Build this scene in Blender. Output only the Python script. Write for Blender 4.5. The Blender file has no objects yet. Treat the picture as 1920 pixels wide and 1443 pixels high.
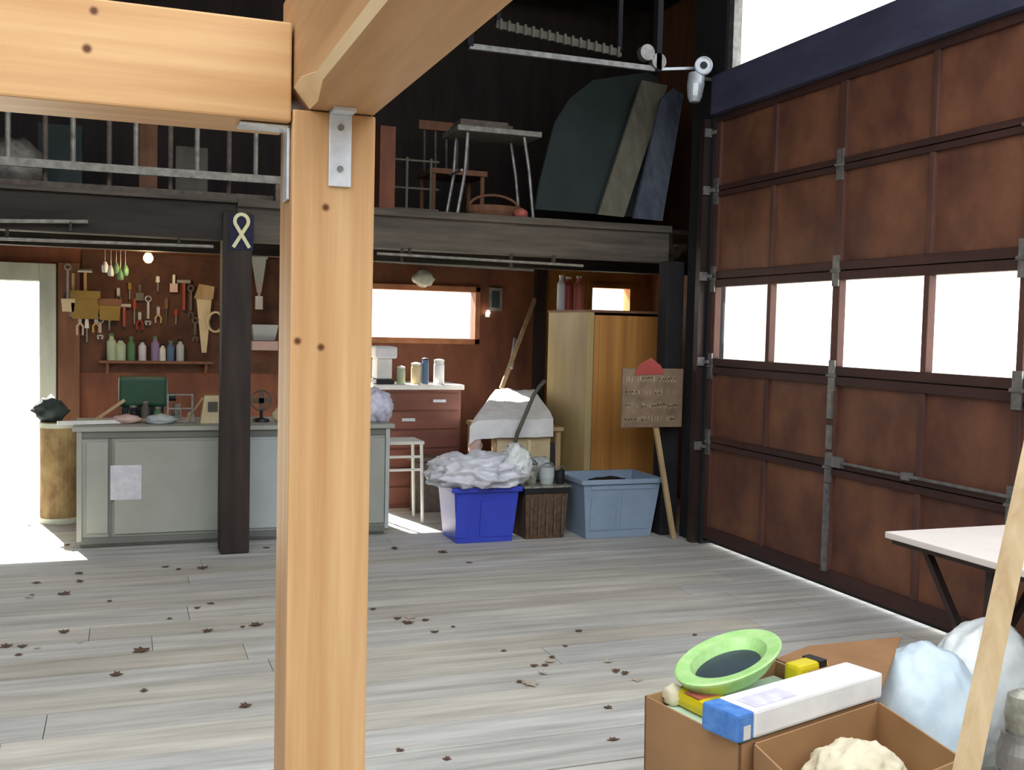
import bpy, bmesh, math, random
from mathutils import Vector, Matrix, noise, Euler

# ------------------------------------------------------------------ camera
C = bpy.context.scene.collection
sc = bpy.context.scene
FPX = 1950.0
YAW, PITCH, ROLL = [math.radians(a) for a in (20.38, -3.1, 1.36)]
CAM = Vector((0, 0, 1.5))
fwd = Vector((math.sin(YAW) * math.cos(PITCH), math.cos(YAW) * math.cos(PITCH), math.sin(PITCH)))
rt = Vector((math.cos(YAW), -math.sin(YAW), 0))
up = rt.cross(fwd)
r_ = rt * math.cos(ROLL) + up * math.sin(ROLL)
u_ = -rt * math.sin(ROLL) + up * math.cos(ROLL)
cd = bpy.data.cameras.new('camera')
cam = bpy.data.objects.new('camera', cd)
C.objects.link(cam)
m3 = Matrix((r_, u_, -fwd)).transposed()
cam.matrix_world = Matrix.Translation(CAM) @ m3.to_4x4()
cd.sensor_fit = 'HORIZONTAL'
cd.sensor_width = 36.0
cd.lens = FPX / 1920 * 36.0
cd.clip_start = 0.02
sc.camera = cam

# ------------------------------------------------------------------ light
sc.view_settings.view_transform = 'Standard'
sc.view_settings.look = 'None'
sc.view_settings.gamma = 1.0
sc.view_settings.exposure = 0.75
w = bpy.data.worlds.new('sky')
sc.world = w
w.use_nodes = True
nt = w.node_tree
bg = nt.nodes['Background']
sky = nt.nodes.new('ShaderNodeTexSky')
sky.sky_type = 'HOSEK_WILKIE'
sky.turbidity = 6
sky.ground_albedo = 0.5
sky.sun_direction = (-0.18, 0.74, 0.64)
mx = nt.nodes.new('ShaderNodeMix')
mx.data_type = 'RGBA'
mx.inputs['Factor'].default_value = 0.85
nt.links.new(sky.outputs[0], mx.inputs['A'])
mx.inputs['B'].default_value = (0.93, 0.97, 1.0, 1)
nt.links.new(mx.outputs['Result'], bg.inputs['Color'])
bg.inputs['Strength'].default_value = 2.6
sd = bpy.data.lights.new('sun', 'SUN')
sd.energy = 22
sd.angle = math.radians(1.0)
sd.color = (1.0, 0.95, 0.84)
sun = bpy.data.objects.new('sun', sd)
C.objects.link(sun)
sdir = Vector((0.25, -1.0, -0.86)).normalized()      # from behind the back wall, high
sun.rotation_euler = sdir.to_track_quat('-Z', 'Y').to_euler()
sun.location = (0, 14, 12)


def ray(x, y):
    return r_ * ((x - 960) / FPX) - u_ * ((y - 721.5) / FPX) + fwd


def atY(x, y, v):
    d = ray(x, y)
    return CAM + d * ((v - CAM.y) / d.y)


def atZ(x, y, v):
    d = ray(x, y)
    return CAM + d * ((v - CAM.z) / d.z)


# ------------------------------------------------------------------ materials
def lin(c):
    return tuple(((v / 255) / 12.92 if v / 255 <= 0.04045 else ((v / 255 + 0.055) / 1.055) ** 2.4) for v in c) + (1,)


def mat(name, c, rough=0.6, metal=0.0, c2=None, scale=(6, 6, 6), bump=0.0, knots=(), island=0.0, emit=0, detail=4, alpha=1.0, trans=0, spec=0.4, lo=0.3, hi=0.7, coat=0):
    m = bpy.data.materials.new(name)
    m.use_nodes = True
    t = m.node_tree
    b = t.nodes['Principled BSDF']
    b.inputs['Roughness'].default_value = rough
    b.inputs['Metallic'].default_value = metal
    b.inputs['Specular IOR Level'].default_value = spec
    b.inputs['Coat Weight'].default_value = coat
    if c2 is None:
        c2 = tuple(int(v * 0.88) for v in c)
    tc = t.nodes.new('ShaderNodeTexCoord')
    mp = t.nodes.new('ShaderNodeMapping')
    mp.inputs['Scale'].default_value = scale
    t.links.new(tc.outputs['Object'], mp.inputs['Vector'])
    n = t.nodes.new('ShaderNodeTexNoise')
    n.inputs['Scale'].default_value = 1.0
    n.inputs['Detail'].default_value = detail
    n.inputs['Roughness'].default_value = 0.6
    t.links.new(mp.outputs[0], n.inputs['Vector'])
    cr = t.nodes.new('ShaderNodeValToRGB')
    cr.color_ramp.elements[0].position = lo
    cr.color_ramp.elements[1].position = hi
    cr.color_ramp.elements[0].color = lin(c2)
    cr.color_ramp.elements[1].color = lin(c)
    t.links.new(n.outputs['Fac'], cr.inputs['Fac'])
    col = cr.outputs['Color']
    if island:
        g = t.nodes.new('ShaderNodeNewGeometry')
        hs = t.nodes.new('ShaderNodeHueSaturation')
        mr = t.nodes.new('ShaderNodeMapRange')
        mr.inputs['To Min'].default_value = 1 - island
        mr.inputs['To Max'].default_value = 1 + island
        t.links.new(g.outputs['Random Per Island'], mr.inputs['Value'])
        t.links.new(mr.outputs[0], hs.inputs['Value'])
        ms = t.nodes.new('ShaderNodeMath')
        ms.operation = 'MULTIPLY'
        ms.inputs[1].default_value = 7.31
        fr = t.nodes.new('ShaderNodeMath')
        fr.operation = 'FRACT'
        t.links.new(g.outputs['Random Per Island'], ms.inputs[0])
        t.links.new(ms.outputs[0], fr.inputs[0])
        mr2 = t.nodes.new('ShaderNodeMapRange')
        mr2.inputs['To Min'].default_value = 0.5
        mr2.inputs['To Max'].default_value = 1.7
        t.links.new(fr.outputs[0], mr2.inputs['Value'])
        t.links.new(mr2.outputs[0], hs.inputs['Saturation'])
        t.links.new(col, hs.inputs['Color'])
        col = hs.outputs[0]
    for (kx, ky, kz, kr) in knots:
        vd = t.nodes.new('ShaderNodeVectorMath')
        vd.operation = 'DISTANCE'
        vd.inputs[1].default_value = (kx, ky, kz)
        t.links.new(tc.outputs['Object'], vd.inputs[0])
        mr = t.nodes.new('ShaderNodeMapRange')
        mr.inputs['From Min'].default_value = kr * 0.45
        mr.inputs['From Max'].default_value = kr * 1.1
        mr.inputs['To Min'].default_value = 1
        mr.inputs['To Max'].default_value = 0
        t.links.new(vd.outputs['Value'], mr.inputs['Value'])
        mm = t.nodes.new('ShaderNodeMix')
        mm.data_type = 'RGBA'
        t.links.new(mr.outputs[0], mm.inputs['Factor'])
        t.links.new(col, mm.inputs['A'])
        mm.inputs['B'].default_value = lin((92, 50, 22))
        col = mm.outputs['Result']
    t.links.new(col, b.inputs['Base Color'])
    if bump:
        bp = t.nodes.new('ShaderNodeBump')
        bp.inputs['Strength'].default_value = bump
        bp.inputs['Distance'].default_value = 0.01
        t.links.new(n.outputs['Fac'], bp.inputs['Height'])
        t.links.new(bp.outputs[0], b.inputs['Normal'])
    if emit:
        b.inputs['Emission Color'].default_value = lin(c)
        b.inputs['Emission Strength'].default_value = emit
    if trans:
        b.inputs['Transmission Weight'].default_value = trans
    return m


def glass(name):
    m = bpy.data.materials.new(name)
    m.use_nodes = True
    t = m.node_tree
    for n in list(t.nodes):
        t.nodes.remove(n)
    o = t.nodes.new('ShaderNodeOutputMaterial')
    tr = t.nodes.new('ShaderNodeBsdfTransparent')
    gl = t.nodes.new('ShaderNodeBsdfGlossy')
    gl.inputs['Roughness'].default_value = 0.05
    mxs = t.nodes.new('ShaderNodeMixShader')
    mxs.inputs[0].default_value = 0.04
    t.links.new(tr.outputs[0], mxs.inputs[1])
    t.links.new(gl.outputs[0], mxs.inputs[2])
    t.links.new(mxs.outputs[0], o.inputs['Surface'])
    return m


M = dict(
    floor=mat('weathered_floorboards', (210, 205, 196), 0.75, c2=(160, 156, 149), scale=(1.2, 14, 8), bump=0.25, island=0.10, detail=7),
    dark=mat('old_dark_timber', (66, 58, 50), 0.8, c2=(36, 32, 29), scale=(2, 14, 14), bump=0.3),
    darkv=mat('old_dark_post_timber', (60, 48, 42), 0.75, c2=(32, 27, 25), scale=(14, 14, 1.6), bump=0.4),
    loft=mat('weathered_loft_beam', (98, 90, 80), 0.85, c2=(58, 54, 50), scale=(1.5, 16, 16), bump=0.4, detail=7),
    black=mat('blackened_boards', (36, 35, 38), 0.85, c2=(20, 20, 24), scale=(3, 3, 3)),
    roof=mat('dark_roof_boards', (30, 31, 40), 0.85, c2=(18, 18, 25), scale=(2, 8, 2)),
    pegwall=mat('reddish_brown_wallboard', (134, 80, 54), 0.7, c2=(90, 52, 36), scale=(5, 5, 2)),
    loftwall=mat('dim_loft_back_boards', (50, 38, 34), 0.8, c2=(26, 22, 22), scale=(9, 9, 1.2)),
    osb=mat('yellow_brown_plywood', (186, 128, 64), 0.7, c2=(146, 92, 42), scale=(4, 4, 2)),
    gdoor=mat('red_brown_door_panel', (132, 88, 64), 0.55, c2=(78, 48, 42), scale=(2, 2.6, 2.2), detail=6, spec=0.3),
    grail=mat('dark_red_door_rail', (74, 46, 40), 0.6, c2=(50, 32, 30), scale=(6, 2, 6)),
    gstile=mat('red_brown_door_stile', (98, 64, 54), 0.6, c2=(70, 44, 38), scale=(6, 6, 2)),
    steel=mat('dull_steel', (150, 148, 146), 0.45, 0.6, c2=(110, 108, 106), scale=(20, 20, 20)),
    bright=mat('galvanised_steel', (214, 220, 226), 0.35, 0.3, c2=(186, 194, 202), scale=(30, 30, 30)),
    alu=mat('ladder_aluminium', (150, 146, 138), 0.5, 0.2, c2=(104, 100, 94), scale=(20, 20, 20)),
    alud=mat('dull_ladder_wood', (110, 98, 88), 0.7, c2=(76, 66, 60), scale=(20, 20, 20)),
    cab=mat('grey_painted_metal', (168, 170, 160), 0.5, c2=(154, 156, 146), scale=(2, 2, 2), spec=0.35),
    cab2=mat('pale_grey_metal', (186, 192, 192), 0.5, c2=(170, 176, 176), scale=(2, 2, 2)),
    cabd=mat('dark_grey_metal', (118, 120, 114), 0.5, scale=(2, 2, 2)),
    label=mat('pale_paper', (214, 214, 218), 0.8, c2=(190, 190, 200), scale=(30, 30, 30)),
    white=mat('white_paint', (232, 230, 224), 0.6, c2=(214, 212, 206), scale=(6, 6, 6)),
    cream=mat('cream_cloth', (222, 206, 170), 0.85, c2=(196, 176, 136), scale=(5, 5, 5), bump=0.2),
    whitecloth=mat('white_cloth', (240, 240, 238), 0.85, c2=(222, 222, 224), scale=(8, 8, 8), bump=0.2),
    trim=mat('grey_green_door_frame', (206, 212, 196), 0.7, c2=(176, 182, 168), scale=(6, 6, 2)),
    browndrawer=mat('red_brown_drawer_wood', (124, 76, 62), 0.5, c2=(96, 56, 46), scale=(2, 8, 8)),
    brownv=mat('brown_board', (132, 92, 66), 0.7, c2=(108, 70, 50), scale=(12, 12, 2)),
    winframe=mat('orange_brown_window_trim', (190, 128, 86), 0.6, c2=(160, 100, 64), scale=(8, 8, 8)),
    wardside=mat('tan_plywood_side', (186, 166, 120), 0.6, c2=(160, 138, 92), scale=(3, 3, 0.8)),
    wardfront=mat('honey_wood_front', (196, 142, 72), 0.55, c2=(156, 98, 44), scale=(10, 10, 0.5), detail=3),
    red=mat('red_paint', (160, 62, 54), 0.5),
    pink=mat('faded_red_label', (200, 110, 96), 0.6),
    signb=mat('weathered_sign_board', (134, 112, 90), 0.8, c2=(104, 86, 70), scale=(9, 9, 9)),
    signl=mat('pale_sign_letters', (168, 152, 128), 0.8, c2=(128, 108, 88), scale=(30, 30, 30)),
    stake=mat('pale_stake_wood', (190, 164, 124), 0.7, c2=(160, 132, 92), scale=(20, 20, 3)),
    blue=mat('royal_blue_plastic', (62, 80, 200), 0.4, c2=(52, 68, 182), scale=(4, 4, 4)),
    lblue=mat('pale_blue_plastic', (146, 166, 188), 0.45, c2=(132, 152, 174), scale=(4, 4, 4)),
    bag=mat('bluish_white_plastic_film', (228, 228, 234), 0.35, c2=(206, 208, 218), scale=(14, 14, 14), bump=0.4, spec=0.6),
    bluebag=mat('pale_blue_plastic_film', (204, 218, 226), 0.35, c2=(178, 198, 212), scale=(9, 9, 9), bump=0.3, spec=0.6),
    whitebag=mat('white_plastic_film', (236, 238, 236), 0.4, c2=(214, 220, 220), scale=(12, 12, 12), bump=0.3, spec=0.5),
    wicker=mat('brown_wicker', (112, 88, 66), 0.8, c2=(66, 48, 38), scale=(60, 60, 30), bump=0.5),
    blackp=mat('black_plastic', (28, 28, 32), 0.5),
    crock=mat('grey_mottled_metal', (176, 176, 164), 0.4, 0.3, c2=(90, 88, 80), scale=(25, 25, 25)),
    hose=mat('dark_grey_hose', (106, 100, 90), 0.6, c2=(76, 72, 64)),
    cardboard=mat('brown_cardboard', (172, 134, 94), 0.8, c2=(150, 112, 76), scale=(3, 3, 3), detail=3),
    cardin=mat('cardboard_inside', (164, 122, 82), 0.85, c2=(138, 100, 66), scale=(3, 3, 3)),
    green=mat('light_green_plastic', (192, 226, 160), 0.4, c2=(158, 212, 124), scale=(20, 20, 20)),
    mint=mat('pale_mint_plastic', (206, 232, 206), 0.4),
    darkin=mat('dark_slate_lining', (66, 78, 90), 0.5, c2=(44, 54, 62)),
    yellow=mat('yellow_packet', (232, 208, 36), 0.45),
    bluepaint=mat('blue_print', (92, 146, 212), 0.45, c2=(60, 110, 190), scale=(30, 30, 30)),
    lilac=mat('pale_lilac_print', (190, 186, 214), 0.5, c2=(228, 226, 236), scale=(24, 24, 24)),
    paper=mat('crumpled_cream_paper', (226, 216, 190), 0.85, c2=(200, 188, 160), scale=(12, 12, 12), bump=0.3),
    leaf=mat('dry_brown_leaf', (112, 84, 64), 0.8, c2=(72, 54, 44), scale=(30, 30, 30)),
    leafp=mat('dry_pale_leaf', (206, 196, 180), 0.8, c2=(150, 132, 116), scale=(30, 30, 30)),
    tablew=mat('pale_laminate', (236, 226, 218), 0.45, c2=(226, 214, 206), scale=(4, 4, 4)),
    tableleg=mat('dark_brown_metal_leg', (58, 46, 44), 0.4, 0.3),
    greenp=mat('dark_green_board', (62, 72, 70), 0.8, c2=(46, 56, 56), scale=(2, 2, 1)),
    greyplank=mat('grey_plank', (128, 124, 108), 0.8, c2=(104, 100, 86), scale=(20, 20, 2)),
    blueplank=mat('blue_grey_plank', (92, 98, 110), 0.8, c2=(66, 72, 86), scale=(20, 20, 5)),
    toolsteel=mat('tool_steel', (168, 164, 156), 0.4, 0.5),
    toolwood=mat('tool_handle_wood', (196, 160, 100), 0.6),
    toolred=mat('tool_red_grip', (158, 62, 44), 0.5),
    toolyel=mat('mustard_canvas', (150, 124, 64), 0.8),
    pinkish=mat('pinkish_plastic', (214, 180, 170), 0.5),
    greenglass=mat('green_bottle', (92, 130, 92), 0.35),
    palegreen=mat('pale_green_label', (186, 200, 168), 0.6),
    purple=mat('purple_bottle', (150, 130, 168), 0.4),
    bluebottle=mat('blue_bottle', (92, 118, 150), 0.35),
    dgreen=mat('deep_green_metal', (30, 76, 50), 0.5),
    bulb=mat('glowing_warm_bulb', (255, 200, 110), 0.4, emit=6),
    spot=mat('glowing_small_lamp', (255, 240, 216), 0.4, emit=5),
    ribbon=mat('pale_yellow_ribbon', (226, 216, 140), 0.6, c2=(206, 208, 190), scale=(6, 6, 6)),
    navy=mat('navy_backing', (32, 34, 62), 0.8),
    ground=mat('pale_gravel_ground', (214, 210, 196), 0.9, c2=(190, 184, 168), scale=(6, 6, 6)),
    bark=mat('mottled_drum', (160, 140, 96), 0.8, c2=(100, 74, 50), scale=(8, 8, 5), bump=0.3),
)
M['header'] = mat('header_with_glare', (74, 76, 100), 0.7, c2=(50, 52, 72), scale=(4, 2, 6))  # blue-grey partly its own tone, partly bluish glare put into the colour
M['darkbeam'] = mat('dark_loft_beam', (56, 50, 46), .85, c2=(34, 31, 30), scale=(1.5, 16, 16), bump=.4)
M['palewood'] = mat('pale_cut_wood', (236, 212, 170), .6, c2=(220, 190, 146), scale=(20, 3, 20))
M['glare_skin'] = mat('white_outer_glare', (244, 244, 242), 0.6, c2=(236, 236, 234), scale=(2, 2, 10))  # white stands for the outdoor glare behind the garage-door windows
M['glass'] = glass('clear_glass')
PZ = 1.862


# ------------------------------------------------------------------ mesh helpers
class B:
    def __init__(s):
        s.bm = bmesh.new()

    def box(s, x0, x1, y0, y1, z0, z1, mt=None):
        g = bmesh.ops.create_cube(s.bm, size=1)
        for v in g['verts']:
            v.co = Vector(((x0 + x1) / 2 + v.co.x * (x1 - x0), (y0 + y1) / 2 + v.co.y * (y1 - y0), (z0 + z1) / 2 + v.co.z * (z1 - z0)))
            if mt:
                v.co = mt @ v.co
        return s

    def hexa(s, bot, top):
        vs = [s.bm.verts.new(Vector(p)) for p in list(bot) + list(top)]
        n = len(bot)
        s.bm.faces.new(vs[:n][::-1])
        s.bm.faces.new(vs[n:])
        for i in range(n):
            j = (i + 1) % n
            s.bm.faces.new([vs[i], vs[j], vs[n + j], vs[n + i]])
        return s

    def bar(s, a, b, wd, th, ref=(0, 1, 0)):
        """rectangular bar from a to b; wd across, th along ref"""
        a, b = Vector(a), Vector(b)
        d = (b - a).normalized()
        r = Vector(ref)
        r = (r - d * r.dot(d)).normalized()
        q = d.cross(r)
        f = lambda p: [p + q * wd / 2 * i + r * th / 2 * j for i, j in ((-1, -1), (1, -1), (1, 1), (-1, 1))]
        return s.hexa(f(a), f(b))

    def tube(s, pts, r, n=10, caps=True):
        pts = [Vector(p) for p in pts]
        rs = r if isinstance(r, (list, tuple)) else [r] * len(pts)
        rings = []
        prev = None
        for i, p in enumerate(pts):
            d = (pts[min(i + 1, len(pts) - 1)] - pts[max(i - 1, 0)]).normalized()
            if prev is None:
                prev = d.orthogonal().normalized()
            prev = (prev - d * prev.dot(d)).normalized()
            q = d.cross(prev)
            rings.append([s.bm.verts.new(p + (prev * math.cos(2 * math.pi * k / n) + q * math.sin(2 * math.pi * k / n)) * rs[i]) for k in range(n)])
        for a, b in zip(rings, rings[1:]):
            for k in range(n):
                s.bm.faces.new([a[k], a[(k + 1) % n], b[(k + 1) % n], b[k]])
        if caps:
            s.bm.faces.new(rings[0][::-1])
            s.bm.faces.new(rings[-1])
        return s

    def lathe(s, c, prof, n=24, sx=1, sy=1, caps=True):
        c = Vector(c)
        rings = [[s.bm.verts.new(c + Vector((r * sx * math.cos(2 * math.pi * k / n), r * sy * math.sin(2 * math.pi * k / n), z))) for k in range(n)] for r, z in prof]
        for a, b in zip(rings, rings[1:]):
            for k in range(n):
                s.bm.faces.new([a[k], a[(k + 1) % n], b[(k + 1) % n], b[k]])
        if caps:
            s.bm.faces.new(rings[0][::-1])
            s.bm.faces.new(rings[-1])
        return s

    def prism(s, pts, off):
        off = Vector(off)
        return s.hexa([Vector(p) for p in pts], [Vector(p) + off for p in pts])

    def blob(s, c, rad, amp=0.25, freq=3.0, seed=0, sub=4, zmin=None):
        g = bmesh.ops.create_icosphere(s.bm, subdivisions=sub, radius=1)
        c = Vector(c)
        for v in g['verts']:
            d = v.co.normalized()
            k = 1 + amp * (noise.ridged_multi_fractal(d * freq + Vector((seed, seed * 2, 3)), 1.0, 2.0, 4, 1.0, 2.0) - 0.9) * 0.8
            v.co = c + Vector((d.x * rad[0], d.y * rad[1], d.z * rad[2])) * k
            if zmin is not None and v.co.z < zmin:
                v.co.z = zmin
        return s

    def build(s, name, m, parent=None, bevel=0.0, smooth=False):
        if bevel:
            bmesh.ops.bevel(s.bm, geom=[e for e in s.bm.edges if e.is_manifold and e.calc_face_angle(0) > 0.6], offset=bevel, segments=2, affect='EDGES', profile=0.6)
        bmesh.ops.recalc_face_normals(s.bm, faces=s.bm.faces[:])
        off = Vector((0, 0, 0))
        p = parent
        while p:
            off += p.location
            p = p.parent
        if parent is None:            # origin at the base centre
            xs = [v.co for v in s.bm.verts]
            off = Vector((sum(v.x for v in xs) / len(xs), sum(v.y for v in xs) / len(xs), min(v.z for v in xs)))
        if parent is None and getattr(s, 'world_origin', False):
            off = Vector((0, 0, 0))
        for v in s.bm.verts:
            v.co -= off
        me = bpy.data.meshes.new(name)
        s.bm.to_mesh(me)
        s.bm.free()
        if smooth:
            for p in me.polygons:
                p.use_smooth = True
        me.materials.append(M[m] if isinstance(m, str) else m)
        o = bpy.data.objects.new(name, me)
        C.objects.link(o)
        if parent:
            o.parent = parent
        else:
            o.location = off
        return o


def tag(o, label, cat, group=None):
    o['label'] = label
    o['category'] = cat
    if group:
        o['group'] = group
    return o


def thing(name, label, cat, loc, group=None):
    o = bpy.data.objects.new(name, None)
    o.empty_display_size = 0.1
    C.objects.link(o)
    o.location = loc
    return tag(o, label, cat, group)


def struct(name, b, m, parent=None, bevel=0):
    b.world_origin = True
    o = b.build(name, m, parent, bevel)
    if parent is None:
        o['kind'] = 'structure'
    return o


def sempty(name, loc=(0, 0, 0)):
    o = bpy.data.objects.new(name, None)
    C.objects.link(o)
    o.location = loc
    o['kind'] = 'structure'
    return o


rnd = random.Random(5)
GX = 3.845           # inner face of the garage-door wall
BY = 8.9             # inner face of the back wall
LX = -3.6            # left wall
FY = -2.2            # front line behind the camera, where the added wall stands

# ------------------------------------------------------------------ setting
f = B()
y = FY
while y < BY + 1.2:
    wd = rnd.uniform(0.19, 0.29)
    x = LX
    first = True
    while x < 4.75:
        L = rnd.uniform(2.4, 4.6) if not first else rnd.uniform(1.0, 4.0)
        first = False
        x1 = min(x + L, 4.8)
        y1 = min(y + wd, BY + 1.2)
        f.box(x + 0.0015, x1 - 0.0015, y + 0.004, y1 - 0.004, -0.04, rnd.uniform(-0.003, 0.0))
        x = x1
    y += wd
f.box(LX, 4.8, FY, BY + 1.2, -0.1, -0.041)
struct('floor', f, 'floor')
g = B().box(-40, 40, BY + 1.2, 50, -0.3, -0.15).box(4.85, 40, -40, BY + 1.2, -0.3, -0.15).box(-40, LX - 0.1, -40, BY + 1.2, -0.3, -0.15).box(LX - 0.1, 4.85, -40, FY, -0.3, -0.15)
struct('ground_outside', g, 'ground')

# back wall with doorway, long window and small window
DXa, DXb, DZ = -1.65, -0.635, 1.78
W1 = (1.97, 2.93, 1.40, 1.815)
EXa, EXb = 1.27, 1.84
W2 = (4.08, 4.47, 1.60, 1.90)
b = B()
b.box(LX, DXa, BY, BY + .12, 0, 2.28)
b.box(DXa, DXb, BY, BY + .12, DZ, 2.28)
b.box(DXb, EXa, BY, BY + .12, 0, 2.28)
b.box(EXa, EXb, BY, BY + .12, 1.5, 2.28)
b.box(EXb, W1[0], BY, BY + .12, 0, 2.28)
b.box(W1[0], W1[1], BY, BY + .12, 0, W1[2])
b.box(W1[0], W1[1], BY, BY + .12, W1[3], 2.28)
b.box(W1[1], 3.62, BY, BY + .12, 0, 2.28)
struct('wall_back', b, 'pegwall')
b = B()
b.box(3.62, W2[0], BY, BY + .12, 0, 2.28)
b.box(W2[0], W2[1], BY, BY + .12, 0, W2[2])
b.box(W2[0], W2[1], BY, BY + .12, W2[3], 2.28)
b.box(W2[1], 4.8, BY, BY + .12, 0, 2.28)
struct('wall_back_plywood', b, 'osb')
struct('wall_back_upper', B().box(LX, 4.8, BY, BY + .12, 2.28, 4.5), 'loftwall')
struct('wall_right_back', B().box(4.7, 4.8, 6.62, BY, 0, 4.5).box(GX + .14, 4.7, 6.66, 6.72, 0, 4.5), 'brownv')
struct('wall_right_glare_skin', B().box(GX + .14, 4.82, 6.6, 6.655, -.15, 4.5), 'glare_skin')  # skin added so the view through the far door windows stays white
struct('ceiling', B().box(LX - .4, 5.2, 3.0, BY + .6, 4.5, 4.6), 'roof')  # stops short, left open above the foreground to let sky light in
# left wall: unseen, built high to shade the garage door, lower by the camera
struct('wall_left', B().box(LX - .1, LX, 5.4, BY + .12, 0, 4.5).box(LX - .1, LX, 0.6, 5.4, 0, 4.5).box(LX - .1, LX, FY, 0.6, 0, 2.7), 'dark')
struct('wall_front_added', B().box(LX - .1, GX + .14, FY - .1, FY, 0, 2.7), 'dark')  # unseen wall added to keep low sky light off the pine post

# garage wall (right)
DY0, DY1, DT = 1.58, 6.42, 3.02
b = B()
b.box(GX, GX + .14, DY1, 6.72, 0, 4.5)
b.box(GX, GX + .14, FY, DY0, 0, 4.5)
b.box(GX, GX + .14, FY, 6.72, 4.25, 4.5)
struct('wall_right', b, 'black')
struct('trim_1', B().box(GX - .03, GX + .14, DY0 - .1, DY1 + .0, DT, 3.285), 'header')     # header between door and transom
# transom window
tw = sempty('window_3')
struct('frame', B().box(GX + .02, GX + .08, 6.24, 6.30, 3.285, 4.25).box(GX + .02, GX + .08, 3.9, 3.95, 3.285, 4.25).box(GX + .02, GX + .08, 1.6, 1.66, 3.285, 4.25), 'steel', tw)
struct('window_sash', B().box(GX + .0, GX + .12, 6.30, DY1, 3.285, 4.25), 'black', tw)
struct('glass_pane', B().box(GX + .045, GX + .05, DY0, 6.30, 3.285, 4.25), 'glass', tw)

# windows in the back wall
w1 = sempty('window_1')
fr = B()
x0, x1, z0, z1 = W1
fr.box(x0 - .06, x1 + .045, BY - .025, BY, z1, z1 + .05).box(x0 - .06, x1 + .045, BY - .025, BY, z0 - .05, z0)
fr.box(x0 - .06, x0, BY - .025, BY, z0 - .05, z1 + .05).box(x1, x1 + .045, BY - .025, BY, z0 - .05, z1 + .05)
struct('window_frame', fr, 'winframe', w1, 0.004)
struct('glass_pane', B().box(x0, x1, BY + .05, BY + .055, z0, z1), 'glass', w1)
w2 = sempty('window_2')
x0, x1, z0, z1 = W2
fr = B().box(x0 - .04, x1 + .04, BY - .02, BY, z1, z1 + .04).box(x0 - .04, x0, BY - .02, BY, z0, z1).box(x1, x1 + .04, BY - .02, BY, z0, z1).box(x0 - .04, x1 + .04, BY - .02, BY, z0 - .04, z0)
struct('window_frame', fr, 'osb', w2)
struct('glass_pane', B().box(x0, x1, BY + .05, BY + .055, z0, z1), 'glass', w2)

# doorway frame
struct('trim_2', B().box(DXb, DXb + .12, BY - .04, BY + .12, 0, DZ + .14).box(DXa - .12, DXa, BY - .04, BY + .12, 0, DZ + .14).box(DXa, DXb, BY - .04, BY + .12, DZ, DZ + .14), 'trim', bevel=0.006)
struct('trim_3', B().box(-.50, -.345, BY - .05, BY, 0, 1.93), 'brownv', bevel=0.004)

# loft: deck, joists, front beam
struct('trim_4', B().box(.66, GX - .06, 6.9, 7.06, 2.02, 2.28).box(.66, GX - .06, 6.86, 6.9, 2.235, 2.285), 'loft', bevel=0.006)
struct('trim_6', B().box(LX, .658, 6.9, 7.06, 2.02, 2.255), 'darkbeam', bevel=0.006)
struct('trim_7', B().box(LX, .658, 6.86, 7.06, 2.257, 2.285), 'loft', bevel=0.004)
struct('loft_floor', B().box(LX, 4.7, 7.06, BY, 2.25, 2.28), 'dark')
b = B()
for i in range(13):
    xx = LX + .3 + i * .65
    b.box(xx, xx + .05, 7.06, BY, 2.10, 2.25)
struct('loft_joists', b, 'dark')
struct('trim_5', B().box(LX, 4.7, 8.0, 8.12, 2.0, 2.12), 'dark')
b = B()
for i in range(5):
    yy = 3.1 + i * 1.25
    b.box(LX, GX, yy, yy + .06, 4.3, 4.5)
struct('roof_joists', b, 'roof')

# ------------------------------------------------------------------ garage door
gd = sempty('door_1', (GX + .05, (DY0 + DY1) / 2, 0))
gd['label'] = 'brown sectional garage door'
rails = [(0.042, 0.13), (0.69, 0.775), (1.215, 1.325), (1.825, 1.935), (2.455, 2.53), (2.97, 3.02)]
sty = [6.395, 5.715, 5.04, 4.31, 3.69, 3.0, 2.3, 1.605]
for i in range(5):
    z0, z1 = rails[i][1], rails[i + 1][0]
    if i == 2:
        for a, c in zip(sty, sty[1:]):
            p = B().box(GX + .05, GX + .055, c, a, z0, z1)
            struct('window_pane', p, 'glass', gd)
    else:
        for a, c in zip(sty, sty[1:]):
            struct('panel', B().box(GX + .045, GX + .06, c, a, z0, z1), 'gdoor', gd)
for i, (z0, z1) in enumerate(rails):
    if 0 < i < 5:
        zm = (z0 + z1) / 2
        struct('rail', B().box(GX + .02, GX + .075, DY0, DY1, z0, zm - .003), 'grail', gd, 0.004)
        struct('rail', B().box(GX + .02, GX + .075, DY0, DY1, zm + .003, z1), 'grail', gd, 0.004)
        struct('joint_seal', B().box(GX + .06, GX + .078, DY0, DY1, zm - .008, zm + .008), 'blackp', gd)
    else:
        struct('rail', B().box(GX + .02, GX + .075, DY0, DY1, z0, z1), 'grail', gd, 0.004)
for k, yy in enumerate(sty):
    hw = 0.032 if k in (0, 2, 7) else 0.02
    for i in range(5):
        z0, z1 = rails[i][1], rails[i + 1][0]
        struct('stile', B().box(GX + .022, GX + .07, yy - hw, yy + hw, z0, z1), 'gstile', gd, 0.004)
for zj in (0.733, 1.27, 1.88, 2.492):
    for k in (0, 2, 4, 7):
        yy = sty[k]
        h = B().box(GX + .012, GX + .022, yy - .028, yy + .028, zj - .09, zj - .008).box(GX + .012, GX + .022, yy - .028, yy + .028, zj + .008, zj + .09)
        h.tube([(GX + .012, yy - .035, zj), (GX + .012, yy + .035, zj)], 0.011, 10)
        struct('hinge', h, 'steel', gd)
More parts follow.
